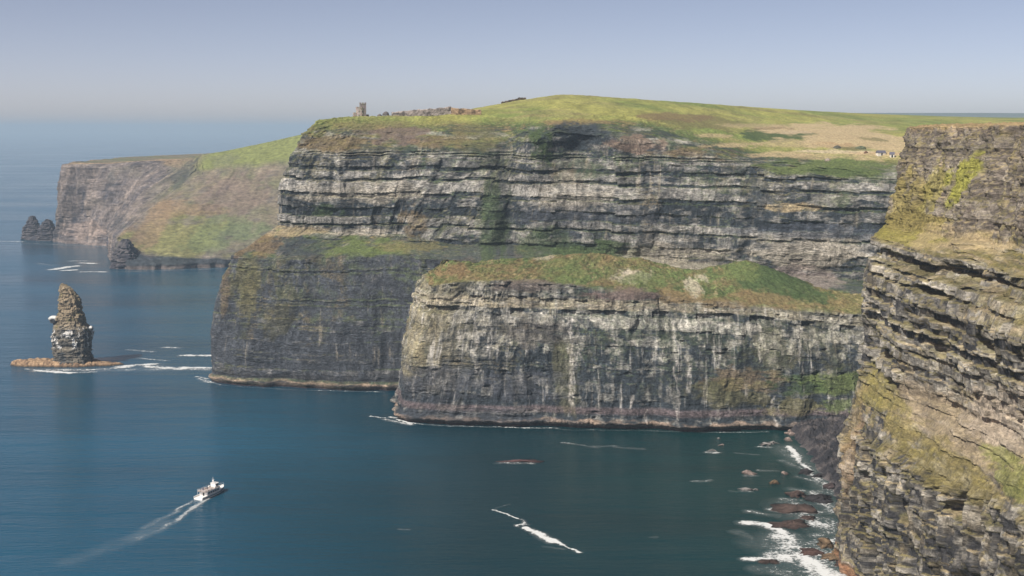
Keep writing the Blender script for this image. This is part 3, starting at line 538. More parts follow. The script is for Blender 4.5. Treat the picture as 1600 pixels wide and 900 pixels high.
# distant low hills north-east, nearly lost in the haze
def far_hills():
    X = np.linspace(-200, 6000, 240); V = np.linspace(0, 1, 30)
    XX, VV = np.meshgrid(X, V)
    h = (236 + 22 * fbm(XX / 1500, XX * 0, 3, 3)) * sst(200, 1500, XX) + 60
    Z = h * np.sin(VV * math.pi) ** .6 - 5
    P = np.stack([XX, 5600 + VV * 1800, np.minimum(Z, 272)], -1)
    c = np.broadcast_to(GR((.10, .125, .13)), P.shape)
    tag(grid_mesh('distant_hills', P, c, FARROCK, smooth=True), kind='structure')
far_hills()

# ================================================================== sea stack
def ring_rock(name, prof, ctr, nth, nz_, seed, colf, parent=None, yr=.8, amp=1.0, mat=ROCK):
    """prof: list of (z, x_left, x_right) in metres about ctr; a closed column whose section is rounded in plan"""
    pr = np.array(prof, float)
    z = np.linspace(pr[0, 0], pr[-1, 0], nz_); xl = np.interp(z, pr[:, 0], pr[:, 1]); xr = np.interp(z, pr[:, 0], pr[:, 2])
    th = np.linspace(0, 2 * math.pi, nth, endpoint=False)
    T, Z = np.meshgrid(th, z); cx = ((xl + xr) / 2)[:, None]; rx = ((xr - xl) / 2)[:, None]
    c_, s_ = np.cos(T), np.sin(T)
    ex = np.sign(c_) * np.abs(c_) ** .75; ey = np.sign(s_) * np.abs(s_) ** .75
    S = T * rx.max(); xx = c_ * 7; yy = s_ * 7
    d, hard, tone, bi = strata(BN, Z + 5, S, seed, 1.2, .8)
    n3 = .45 * (fbm(xx / 3, Z / 9, seed + 1, 4, .6) + fbm(yy / 3, Z / 9 + 40, seed + 4, 4, .6)) + .5 * n2(xx / 3, yy / 3, seed); n4 = fbm(xx, Z / 2, seed + 2, 3, .6) + fbm(yy, Z / 2 + 9, seed + 3, 3, .6)
    D = amp * (d * .8 + 2.2 * n3 + 1.2 * n4) * sst(0, 3, rx)
    r = np.maximum(rx + D, .15)
    ry = np.maximum(np.maximum(rx.max() * yr * (rx / rx.max()) ** .8, 0) + D, .15)
    P = np.stack([ctr[0] + cx + ex * r, ctr[1] + ey * ry, Z + 0 * T], -1)
    P = np.concatenate([P, P[-1:].mean(1, keepdims=True).repeat(nth, 1) + GR((0, 0, .2))], 0)
    col = colf(np.concatenate([Z, Z[-1:]], 0), np.concatenate([T, T[-1:]], 0), np.concatenate([hard, hard[-1:]], 0), np.concatenate([tone, tone[-1:]], 0), P)
    return grid_mesh(name, P, col, mat, wrap=True, parent=parent)
sb = sea(114, 569); K = 1.0 / 1.847; pxm = lambda x, x0=512: (x - x0) / 4.444 * K
stack = bpy.data.objects.new('sea_stack', None); C.objects.link(stack); stack.location = (sb[0], sb[1], 0)
tag(stack, 'tall dark rock pinnacle standing alone in the sea, tan top and white bird lime', 'sea stack')
prof = [(y, pxm(a), pxm(b)) for y, a, b in [(-3, 378, 650), (4, 380, 648), (8, 388, 640), (14, 385, 638), (18, 376, 640), (24, 376, 648), (28, 385, 652), (31, 392, 640), (34, 400, 612), (40, 416, 600), (46, 428, 592), (52, 434, 585), (58, 440, 568), (63, 442, 535), (66, 444, 515), (68.5, 448, 480), (69.5, 455, 466)]]
def stack_col(Z, T, hard, tone, P):
    S = T * 16
    t = .18 + .3 * np.clip(hard, 0, 1) * tone + .3 * fbm(S / 4, Z / 5, 401, 4) + .25 * sst(24, 40, Z)
    c = lerp(GR(DARK), GR((.33, .28, .20)), np.clip(t, 0, 1)[..., None])
    c = mixc(c, (.27, .21, .13), sst(28, 42, Z + 6 * fbm(S / 6, Z / 6, 402, 3)) * .55)
    c = mixc(c, OLIVE, sst(.2, .5, fbm(S / 5, Z / 5, 403, 3)) * sst(24, 34, Z) * .6)
    m = sst(.12, .3, fbm(S / 2.2, Z / 5.5, 404, 3, .6)) * sst(14, 17, Z) * (1 - sst(30, 34, Z))
    c = mixc(c, (.56, .56, .54), m * .85)
    return c
def local(o):
    """parts were built in world coordinates: shift the mesh so that it sits right under its parent"""
    o.data.transform(Matrix.Translation(-o.parent.location)); return o
local(ring_rock('pillar', prof, (sb[0], sb[1]), 420, 420, 31, stack_col, stack, .8, .95))
def knob(u, v, w, h, seed, col, white=0):
    p = at(u, v, sb[1] - 3)
    def cf(Z, T, hard, tone, P):
        c = lerp(GR(DARK), GR(col), np.clip(.4 + .8 * fbm(T * 3, Z / 2, seed, 3), 0, 1)[..., None])
        return mixc(c, (.58, .58, .56), sst(p[2] - h * .1, p[2] + h * .3, Z + .8 * fbm(T * 2, Z, seed + 1, 2)) * white)
    return ring_rock('rock_knob', [(p[2] - h / 2, -w * .2, w * .25), (p[2] - h * .3, -w * .4, w * .45), (p[2], -w * .5, w * .5), (p[2] + h * .3, -w * .4, w * .45), (p[2] + h * .5, -w * .15, w * .2)], (p[0], p[1]), 22, 9, seed, cf, stack, .8, .8)
local(knob(84, 499, 9.5, 6, 51, (.2, .2, .2), 1)); local(knob(88, 503, 5, 9, 52, (.15, .15, .15)))
local(knob(142, 513, 4.5, 4, 53, (.2, .2, .2), 1))
def ledge_col(Z, T, hard, tone, P):
    X = P[..., 0]; c = lerp(GR((.33, .23, .14)), GR((.13, .085, .055)), np.clip(.45 + 1.4 * fbm(X / 3, P[..., 1] / 4, 405, 4, .6), 0, 1)[..., None])
    return mixc(c, (.07, .05, .04), (1 - sst(.8, 2.2, Z)) * .8)
lp = sea(100, 572)
x0, x1 = sea(12, 572)[0] - lp[0], sea(192, 572)[0] - lp[0]
def stack_ledge():
    X, Y = np.meshgrid(np.linspace(x0 - 4, x1 + 4, 330), np.linspace(-16, 20, 120))
    m = 1 - np.abs((X - (x0 + x1) / 2 + 0) / ((x1 - x0) / 2)) ** 2.2 - ((Y - 3) / (13 - 5 * sst(10, 45, X))) ** 2
    wx, wy = X + 2 * n2(X / 6, Y / 6, 51), Y + 2 * n2(X / 6, Y / 6, 52)
    h = 4.6 * sst(-.1, .5, m + .55 * fbm(X / 9, Y / 5, 53, 4, .6)) * (1 - .6 * sst(5, 40, X)) + (1.2 * h2(np.floor(wx / 3), np.floor(wy / 2.4), 54) + .5 * fbm(X / 1.6, Y / 1.3, 55, 3)) * sst(-.1, .3, m)
    Z = -1.0 + h
    c = lerp(GR((.33, .23, .14)), GR((.12, .08, .055)), np.clip(.35 + .8 * h2(np.floor(wx / 3), np.floor(wy / 2.4), 56) + .9 * fbm(X / 4, Y / 3, 57, 4, .6) - .3, 0, 1)[..., None])
    c = c * (.3 + .7 * sst(.3, 1.6, Z))[..., None]
    o = grid_mesh('base_ledge', np.stack([X + lp[0], Y + lp[1] + 4, Z], -1), c, ROCK, parent=stack); local(o)
stack_ledge()

# ================================================================== rocks in the sea
ROCKM = rock_material('shore_rock', .9, .7)
def sea_rock(u, v, w, h, base, label, group, seed, name='sea_rock', cat='rock', ydep=.7, Y=None):
    p = sea(u, v) if Y is None else at(u, v, Y)
    if Y is None: p = (p[0], p[1] + w * ydep * .5, 0)
    def cf(Z, T, hard, tone, P):
        c = lerp(GR(base) * .85, GR(base) * .3, np.clip(.5 + 1.3 * fbm(P[..., 0] / (w * .2 + .5), Z * 1.1 + P[..., 1] / 3, seed, 4, .6), 0, 1)[..., None])
        return c * (.4 + .6 * sst(.1, 1.0, Z - p[2]))[..., None] if Y is None else c
    r = random.Random(seed); j = lambda: r.uniform(-.16, .16) * w; hw = w / 2; sk = r.uniform(-.12, .12) * w
    pr = [(p[2] - 1.2, -hw, hw), (p[2] + .15 * h, -hw * .92 + j(), hw * .92 + j()), (p[2] + .45 * h, -hw * .7 + j() + sk, hw * .7 + j() + sk), (p[2] + .8 * h, -hw * .42 + sk, hw * .38 + sk + j()), (p[2] + h, -hw * .14 + sk, hw * .1 + sk)]
    o = ring_rock(name, pr, (0, 0), 19 + seed % 7, 8, seed, cf, None, ydep, .9 + .07 * w, ROCKM)
    o.location = (p[0], p[1], 0)
    return tag(o, label, cat, group)
RED = (.095, .066, .056); PK = (.34, .27, .24); BK = (.045, .042, .045); OR = (.20, .14, .085); GY = (.30, .29, .28)
GS = 'rocks awash off the foot of the near cliff'
rocks = [
 (1237, 680, 7, 3.2, PK, 'pale boulder at the upper tip of the dark rock shelf in the bay'),
 (1232, 689, 6, 2, PK, 'pale flat boulder just below the boulder at the shelf tip'),
 (1195, 697, 8, 1.8, GY, 'wide pale rock awash left of the shelf tip'),
 (1211, 694, 5, 1.6, GY, 'small pale rock between the wide pale rock and the shelf tip'),
 (1113, 706, 6, 1.2, GY, 'largest pale rock of the scattered cluster out in the bay'),
 (1129, 697, 4.5, 1.0, PK, 'small pinkish rock in the middle of the cluster out in the bay'),
 (1123, 686, 3, .8, GY, 'tiny farthest rock of the cluster out in the bay'),
 (1172, 742, 9, 2, PK, 'pinkish flat rock alone in green water midway to the shore'),
 (1227, 742, 5, 1.8, PK, 'small pink rock just off the left foot of the dark shelf'),
 (1211, 757, 5, 2.2, OR, 'small ochre rock standing below the pinkish flat rock'),
 (1167, 767, 6, 1.3, GY, 'left one of two pale rocks lying side by side in the bay'),
 (1181, 767, 3.5, 1.1, GY, 'right smaller one of two pale rocks lying side by side'),
 (1252, 779, 12, 3.2, RED, 'red brown angular rock with a pale wet left end'),
 (1288, 786, 15, 3.0, BK, 'black low rock close to the cliff right of the angular red rock'),
 (1244, 802, 19, 2.6, RED, 'widest red brown rock of the surf zone, upper of the two slabs'),
 (1243, 827, 17, 2.4, RED, 'red brown slab directly above the brightest white surf'),
 (1270, 815, 9, 2.0, RED, 'small red brown rock between the two red slabs and the cliff'),
 (1207, 882, 7, 1.5, RED, 'small red rock ringed by surf at the lower left of the surf zone'),
 (1268, 868, 11, 2.2, (.10, .06, .05), 'dark brown slab in the middle of the white surf'),
 (1291, 858, 9, 4.5, OR, 'orange brown boulder at the foot of the near cliff, farthest up'),
 (1306, 877, 11, 4.0, OR, 'large orange brown boulder at the foot of the near cliff, nearest'),
 (1322, 888, 9, 3.6, RED, 'dark orange boulder half hidden against the bottom of the near cliff'),
 (1262, 742, 9, 3.0, BK, 'black boulder on the water edge of the dark rock shelf'),
 (1282, 748, 8, 2.4, BK, 'dark boulder at the lower right end of the rock shelf'),
 (1300, 765, 8, 3.0, (.08, .06, .06), 'dark boulder wedged beside the left edge of the near cliff')]
for i, (u, v, w, h, b, lab) in enumerate(rocks): sea_rock(u, v, w, h, b, lab, GS, 700 + i)
sea_rock(810, 723, 26, .9, (.16, .09, .09), 'long low reddish reef barely above water in mid bay', None, 750, 'reef', 'reef', .25)
# the pinnacles off the far headland
def pin(u, v, w, h, lab, seed):
    p = sea(u, v)
    cf = lambda Z, T, hard, tone, P: lerp(GR((.03, .03, .04)), GR((.11, .10, .10)), np.clip(.4 + .8 * fbm(T * 3, Z / 6, seed, 3), 0, 1)[..., None])
    o = ring_rock('rock_pinnacle', [(-3, -w * .55, w * .6), (h * .25, -w * .5, w * .5), (h * .5, -w * .38, w * .42), (h * .8, -w * .2, w * .26), (h, -w * .04, w * .08)], (0, 0), 90, 60, seed, cf, None, .8, 1.6)
    o.location = (p[0], p[1] + 10, 0)
    tag(o, lab, 'sea stack', 'dark rocks at the foot of the far headland')
pin(48, 374, 34, 42, 'dark pointed rock at the far left, farthest out from the headland', 801)
pin(71, 376, 34, 38, 'dark jagged rock leaning against the tip of the far headland', 802)
pin(60, 375, 48, 9, 'low dark rock shelf linking the two far pinnacles', 803)

pin(194, 420, 38, 42, 'dark jagged rock spur at the near foot of the far headland', 805)

# shelf of broken black rock at the back of the bay
def shelf():
    X, Y = np.meshgrid(np.linspace(165, 300, 320), np.linspace(655, 860, 420))
    pts = [sea(1232, 681), sea(1262, 725), sea(1300, 750), (165, 690), (158, 600)]
    edge = np.interp(Y, [600, 665, 700, 735, 770, 800, 832], [163, 172, 178, 176, 180, 182, 181])
    h = sst(-2, 12, X - edge - 4 * fbm(Y / 9, X / 20, 5, 4, .6)) * (4 + 6 * sst(0, 60, X - edge))
    Z = -1.2 + h + 2.6 * ridge(X / 8, Y / 8, 8, 4) * sst(0, 3, h) + 2.0 * np.abs(fbm(X / 3, Y / 3, 9, 4, .75)) * sst(0, 3, h)
    wx, wy = X + 2 * n2(X / 5, Y / 5, 41), Y + 2 * n2(X / 5, Y / 5, 42)
    Z += (2.6 * h2(np.floor(wx / 3.2), np.floor(wy / 4.1), 43) + 1.4 * h2(np.floor(wx / 1.3), np.floor(wy / 1.7), 44) - 1.6) * sst(.5, 3, h)
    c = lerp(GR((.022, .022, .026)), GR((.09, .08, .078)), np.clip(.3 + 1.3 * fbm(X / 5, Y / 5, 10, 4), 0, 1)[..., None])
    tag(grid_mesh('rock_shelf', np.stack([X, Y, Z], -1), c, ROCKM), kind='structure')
shelf()

# ================================================================== foam
def foam(name, label, caps, res=.5, seed=0, gain=1.0, cat='foam', wf=1.0, op=.9, soft=.12):
    """caps: (u0,v0,u1,v1,width_m,strength) or world segments ((x,y),(x,y),w,st)"""
    segs = []
    for c in caps:
        if len(c) == 6: a, b = sea(c[0], c[1]), sea(c[2], c[3]); segs.append((a[0], a[1], b[0], b[1], c[4] * wf, c[5]))
        else: segs.append((*c[0], *c[1], c[2], c[3]))
    A = np.array(segs); w = A[:, 4].max() * 1.8
    x0, x1 = min(A[:, 0].min(), A[:, 2].min()) - w, max(A[:, 0].max(), A[:, 2].max()) + w
    y0, y1 = min(A[:, 1].min(), A[:, 3].min()) - w, max(A[:, 1].max(), A[:, 3].max()) + w
    nx, ny = int(min((x1 - x0) / res, 900)) + 2, int(min((y1 - y0) / res, 900)) + 2
    X, Y = np.meshgrid(np.linspace(x0, x1, nx), np.linspace(y0, y1, ny))
    wx = X + 1.8 * fbm(X / 7, Y / 10, seed + 1, 4, .6); wy = Y + 3.0 * fbm(X / 9, Y / 9, seed + 2, 4, .6)
    M = np.zeros_like(X)
    for a, b, c, d, ww, st in segs:
        L = (c - a) ** 2 + (d - b) ** 2 + 1e-6; t = np.clip(((wx - a) * (c - a) + (wy - b) * (d - b)) / L, 0, 1)
        dist = np.sqrt((wx - a - t * (c - a)) ** 2 + (wy - b - t * (d - b)) ** 2) / ww
        M = np.maximum(M, st * (1 - sst(0, 1.45, dist)))
    M = M * gain * (1 + .4 * fbm(X / 3, Y / 5, seed + 3, 3) + .5 * fbm(X / 11, Y / 14, seed + 4, 3))
    keep = (M[:-1, :-1] > .03) | (M[1:, 1:] > .03) | (M[1:, :-1] > .03) | (M[:-1, 1:] > .03)
    o = grid_mesh(name, np.stack([X, Y, .10 + .25 * np.clip(M, 0, 1)], -1), None, FOAM, keep=keep, attrs={'foam': M * .60 - .02, 'opacity': np.full_like(M, op), 'soft': np.clip(M * soft, 0, 1)})
    bm = bmesh.new(); bm.from_mesh(o.data); bmesh.ops.delete(bm, geom=[v for v in bm.verts if not v.link_faces], context='VERTS'); bm.to_mesh(o.data); bm.free()
    return tag(o, label, cat, kind='stuff')
foam('surf', 'broken white surf among the rocks at the foot of the near cliff',
     [(1160, 816, 1205, 820, 3, .8), (1195, 820, 1222, 832, 3.5, .8), (1225, 840, 1240, 868, 8, .75), (1240, 868, 1285, 890, 7, .8), (1165, 875, 1215, 872, 2.4, .8), (1215, 868, 1260, 880, 6, .8), (1255, 885, 1310, 905, 9, .75), (1210, 890, 1280, 900, 6, .5), (1205, 795, 1232, 803, 3, .6), (1262, 800, 1300, 802, 4, .5), (1270, 820, 1302, 818, 4, .6), (1275, 838, 1300, 832, 4, .6), (1225, 780, 1250, 782, 3, .55), (1170, 800, 1215, 806, 2.5, .45), (1275, 770, 1300, 800, 5, .5), (1200, 850, 1240, 852, 5, .5), (1150, 830, 1190, 845, 2.5, .35), (1185, 890, 1230, 897, 4, .5), (1245, 745, 1270, 752, 2, .5), (1232, 698, 1248, 718, 2.2, .8), (1240, 712, 1262, 735, 2.2, .8), (1225, 720, 1262, 738, 3, .45), (1262, 738, 1302, 765, 3.5, .6), (1236, 764, 1252, 766, 3, .45), (1280, 752, 1305, 768, 3, .5), (1265, 850, 1310, 845, 7, .5), (1215, 850, 1300, 870, 12, .55), (1240, 790, 1300, 830, 10, .5), (1230, 700, 1300, 770, 7, .4)], .42, 11, 1.5, 'foam', 1.45)
foam('foam', 'thin foam lines over shallow rocks in the middle of the bay',
     [(880, 692, 930, 699, 1.5, .55), (925, 698, 960, 697, 2, .6), (960, 699, 1005, 702, 2, .4), (780, 724, 830, 725, 2.2, .6), (1083, 752, 1110, 751, 1.8, .55), (1140, 768, 1152, 769, 1.2, .45), (1185, 735, 1215, 737, 1.6, .5), (1150, 709, 1185, 711, 1.4, .4), (1105, 707, 1122, 708, 2, .8), (1188, 698, 1205, 699, 2, .8), (1163, 743, 1182, 744, 1.6, .6), (1160, 768, 1176, 769, 1.4, .8), (625, 828, 640, 828, 1, .6), (1015, 839, 1024, 839, 1, .6)], .5, 12, 1.2, 'foam', 1.2, .6)
foam('foam', 'bright twisting white foam slick in open water below mid bay',
     [(771, 797, 790, 803, 1.3, 1.1), (790, 803, 812, 812, 1.2, 1.1), (775, 795, 795, 788, .8, .5), (818, 812, 822, 820, 1.8, 1.2), (808, 823, 824, 820, 2.0, 1.3), (822, 826, 845, 835, 3.4, 1.5), (840, 834, 862, 846, 4.6, 1.5), (860, 844, 880, 852, 2.4, 1.4), (878, 852, 898, 860, 1.2, 1.2), (896, 858, 906, 865, 1.7, 1.2), (850, 854, 880, 858, 2, .4)], .35, 13, 1.1, 'foam', .8)
foam('surf', 'white surf washing the left foot of the promontory',
     [(580, 651, 602, 653, 1.8, .8), (610, 652, 622, 654, 2.5, .9), (620, 656, 640, 662, 2.2, .9), (640, 661, 700, 666, 1.4, .6), (700, 666, 740, 667, 1.6, .6), (740, 667, 800, 668, 1.2, .5), (790, 668, 870, 670, 1.6, .7), (870, 671, 1000, 673, 1.0, .4), (600, 655, 640, 664, 3.5, .6), (1000, 673, 1120, 676, 1.6, .5), (1120, 676, 1200, 675, 1.4, .5)], .45, 14, 1.35)
foam('surf', 'surf line along the left corner of the tower headland',
     [(306, 589, 325, 592, 2.6, .8), (322, 594, 345, 602, 1.6, .7), (345, 602, 430, 608, .9, .45), (540, 611, 600, 613, 1.6, .6), (430, 608, 540, 612, 1.2, .5), (312, 592, 330, 598, 3.5, .6)], .5, 15, 1.3)
foam('surf', 'white water streaming between the sea stack and the headland',
     [(40, 577, 70, 580, 2, .6), (60, 580, 110, 583, 3.4, .85), (110, 583, 150, 581, 2.6, .6), (145, 578, 200, 574, 3, .7), (190, 573, 240, 569, 4.5, .85), (235, 573, 285, 577, 5, .8), (60, 579, 326, 577, 6, .45), (280, 575, 326, 575, 4.5, .7), (285, 556, 328, 556, 4, .75), (255, 543, 280, 544, 3, .5), (200, 547, 240, 550, 2.4, .5), (215, 560, 260, 564, 2, .5)], .6, 16, 1.6, 'foam', 1.5)
foam('surf', 'white breakers on the reef off the near end of the far headland',
     [(84, 421, 118, 416, 9, .85), (100, 423, 118, 422, 6, .8), (128, 411, 148, 412, 8, .7), (125, 425, 165, 425, 5, .7), (110, 408, 135, 408, 5, .5), (180, 425, 340, 420, 4, .4), (0, 377, 34, 378, 5, .6), (34, 380, 175, 386, 4, .4), (60, 412, 84, 415, 4, .4)], 1.0, 17, 1.5, 'foam', 1.3)
foam('boat_wake', 'pale wake trailing behind the white ferry',
     [(316, 775, 285, 793, 1.6, .8), (285, 793, 262, 806, 1.8, .65), (262, 806, 225, 826, 2.2, .5), (324, 780, 300, 795, 1.8, .95), (300, 795, 278, 812, 2.0, .8), (278, 812, 250, 828, 2.2, .65), (250, 828, 215, 842, 3, .5), (262, 816, 200, 845, 5, .34), (328, 777, 336, 773, 1.4, .7), (200, 845, 110, 878, 6, .2)], .35, 18, 1.25, 'wake', 1.2, .5, .13)

# ================================================================== small built things
def mesh_obj(name, bm, mat, parent=None, loc=None):
    me = bpy.data.meshes.new(name); bm.to_mesh(me); bm.free(); me.materials.append(mat)
    o = bpy.data.objects.new(name, me); C.objects.link(o)
    if parent: o.parent = parent
    if loc: o.location = loc
    return o
def box(bm, x0, x1, y0, y1, z0, z1, bev=0):
    g = bmesh.ops.create_cube(bm, size=1)['verts']
    for v in g: v.co = Vector((lerp(x0, x1, v.co.x + .5), lerp(y0, y1, v.co.y + .5), lerp(z0, z1, v.co.z + .5)))
    if bev:
        e = list({e for v in g for e in v.link_edges}); bmesh.ops.bevel(bm, geom=e, offset=bev, segments=2, affect='EDGES')
def cyl(bm, x, y, z0, z1, r, r2=None, seg=24):
    g = bmesh.ops.create_cone(bm, cap_ends=True, segments=seg, radius1=r, radius2=r if r2 is None else r2, depth=z1 - z0)['verts']
    for v in g: v.co += Vector((x, y, (z0 + z1) / 2))
def bar(bm, a, b, r, seg=6):
    a, b = Vector(a), Vector(b); g = bmesh.ops.create_cone(bm, cap_ends=True, segments=seg, radius1=r, radius2=r, depth=(b - a).length)['verts']
    q = (b - a).to_track_quat('Z', 'Y'); mid = (a + b) / 2
    for v in g: v.co = q @ v.co + mid

# ferry
WHITEP = plain('white_paint', (.78, .78, .76), .35, .06); NAVY = plain('navy_paint', (.02, .03, .06), .35, .1); DECK = plain('grey_deck', (.38, .33, .30), .7, .15)
GLASS = plain('dark_glass', (.02, .025, .03), .1, .1); STEEL = plain('painted_steel', (.7, .7, .7), .4, .05); ORNG = plain('orange_plastic', (.6, .14, .03), .5, .1); BLUEC = plain('blue_cloth', (.05, .09, .2), .8, .2); REDC = plain('red_cloth', (.3, .04, .04), .8, .2); SKIN = plain('skin', (.45, .28, .2), .6, .1)
fb = sea(328, 775)
boat = bpy.data.objects.new('ferry', None); C.objects.link(boat); boat.location = (fb[0], fb[1] + 2, 0); boat.rotation_euler = (0, 0, R(-24))
tag(boat, 'white passenger ferry heading away into the bay, trailing a wake', 'boat')
bm = bmesh.new()   # hull, bow towards +y
st_ = [(-11, 2.7, 3.0, 1.7), (-6, 3.0, 3.2, 1.75), (0, 3.1, 3.3, 1.9), (5, 2.6, 3.0, 2.2), (8.5, 1.6, 2.2, 2.6), (10.8, .45, .9, 2.95), (11.7, .06, .12, 3.1)]
ringv = []
for y, wb, wt, h in st_:
    ringv.append([bm.verts.new(c) for c in ((0, y - (.9 if y > 8 else 0), -.8), (wb * .7, y, -.5), (wb, y, .3), (wt, y, h), (wt * .93, y, h), (wt * .93, y, h - .7), (-wt * .93, y, h - .7), (-wt * .93, y, h), (-wt, y, h), (-wb, y, .3), (-wb * .7, y, -.5))])
for a, b in zip(ringv[:-1], ringv[1:]):
    for i in range(11): bm.faces.new((a[i], a[(i + 1) % 11], b[(i + 1) % 11], b[i]))
bm.faces.new(ringv[0]); bm.faces.new(list(reversed(ringv[-1]))); bmesh.ops.recalc_face_normals(bm, faces=bm.faces)
mesh_obj('hull', bm, WHITEP, boat)
bm = bmesh.new()
pv_ = None
for s_ in (1, -1):
    prev = None
    for y, wb, wt, h in st_:
        f0, f1 = .35, .62
        xa = lerp(wb, wt, f0) + .03; xb = lerp(wb, wt, f1) + .03; za = lerp(.3, h, f0); zb_ = lerp(.3, h, f1)
        cur = (bm.verts.new((s_ * xa, y, za)), bm.verts.new((s_ * xb, y, zb_)))
        if prev: bm.faces.new((prev[0], cur[0], cur[1], prev[1]))
        prev = cur
mesh_obj('hull_stripe', bm, NAVY, boat)
bm = bmesh.new(); box(bm, -2.5, 2.5, -6.2, 5.0, 1.1, 3.7, .12); cab = mesh_obj('cabin', bm, WHITEP, boat)
for s_ in (1, -1):
    for k in range(5):
        bm = bmesh.new(); box(bm, s_ * 2.5 - .02, s_ * 2.5 + .02, -5.4 + 2 * k, -4.0 + 2 * k, 2.3, 3.1); mesh_obj('window', bm, GLASS, cab)
bm = bmesh.new(); box(bm, -.5, .5, -6.24, -6.2, 1.2, 3.1); mesh_obj('cabin_door', bm, GLASS, cab)
bm = bmesh.new(); box(bm, -2.75, 2.75, -8.2, 5.2, 3.72, 3.86, .04); mesh_obj('upper_deck', bm, DECK, boat)
bm = bmesh.new(); box(bm, -1.7, 1.7, 2.2, 5.0, 3.86, 5.9, .15); wh = mesh_obj('wheelhouse', bm, WHITEP, boat)
bm = bmesh.new(); box(bm, -1.45, 1.45, 5.0, 5.04, 4.8, 5.5); mesh_obj('window', bm, GLASS, wh)
for s_ in (1, -1):
    bm = bmesh.new(); box(bm, s_ * 1.7 - .02, s_ * 1.7 + .02, 2.7, 4.6, 4.8, 5.5); mesh_obj('window', bm, GLASS, wh)
bm = bmesh.new(); box(bm, -1.9, 1.9, 2.0, 5.3, 5.92, 6.05, .05); mesh_obj('roof', bm, WHITEP, wh)
bm = bmesh.new(); bar(bm, (0, 2.6, 6.05), (0, 2.3, 9.6), .1); bar(bm, (-1, 2.45, 8.2), (1, 2.45, 8.2), .06); bar(bm, (-.7, 2.6, 6.05), (0, 2.4, 8.2), .06); bar(bm, (.7, 2.6, 6.05), (0, 2.4, 8.2), .06); mast = mesh_obj('mast', bm, STEEL, boat)
bm = bmesh.new(); bmesh.ops.create_uvsphere(bm, u_segments=16, v_segments=10, radius=.55, matrix=Matrix.Translation((0, 2.4, 7.3))); mesh_obj('radar_dome', bm, WHITEP, mast)
bm = bmesh.new()
for s_ in (1, -1):
    for k in range(7): bar(bm, (s_ * 2.65, -8.1 + 1.7 * k, 3.86), (s_ * 2.65, -8.1 + 1.7 * k, 4.95), .04)
    for z_ in (4.4, 4.95): bar(bm, (s_ * 2.65, -8.1, z_), (s_ * 2.65, 2.1, z_), .04)
for z_ in (4.4, 4.95): bar(bm, (-2.65, -8.1, z_), (2.65, -8.1, z_), .04)
for x_ in (-1.3, 0, 1.3): bar(bm, (x_, -8.1, 3.86), (x_, -8.1, 4.95), .04)
mesh_obj('railing', bm, STEEL, boat)
for s_ in (1, -1):
    for y_ in (-8, -6.3): bm = bmesh.new(); bar(bm, (s_ * 2.6, y_, 1.1), (s_ * 2.6, y_, 3.75), .06); mesh_obj('deck_post', bm, STEEL, boat)
bm = bmesh.new(); bmesh.ops.create_cone(bm, cap_ends=False, segments=6, radius1=.05, radius2=.05, depth=.1)
bm.free()
bm = bmesh.new()
for s_ in (1, -1):
    pts_ = [(s_ * wt * .9, y, h) for y, wb, wt, h in st_[3:]]
    for a, b in zip(pts_[:-1], pts_[1:]): bar(bm, (a[0], a[1], a[2] + .9), (b[0], b[1], b[2] + .9), .035); bar(bm, a, (a[0], a[1], a[2] + .9), .035)
mesh_obj('bow_rail', bm, STEEL, boat)
for x_, y_ in ((-1.8, -7.2), (-1.8, -4.6), (-1.8, -2.0), (1.8, -7.2), (1.8, -4.6), (1.8, -2.0)):
    bm = bmesh.new(); box(bm, x_ - .45, x_ + .45, y_ - .8, y_ + .8, 4.22, 4.32, .02); box(bm, x_ - .45, x_ - .38, y_ - .7, y_ - .6, 3.86, 4.22); box(bm, x_ + .38, x_ + .45, y_ + .6, y_ + .7, 3.86, 4.22); box(bm, x_ - .45, x_ + .45, y_ - .8, y_ - .72, 4.3, 4.75, .02)
    mesh_obj('bench', bm, DECK, boat)
for s_ in (1, -1):
    bm = bmesh.new(); bmesh.ops.create_cone(bm, cap_ends=True, segments=14, radius1=.36, radius2=.36, depth=1.1, matrix=Matrix.Translation((s_ * 2.0, 1.3, 4.4)) @ Matrix.Rotation(R(90), 4, 'X')); mesh_obj('life_raft', bm, WHITEP, boat)
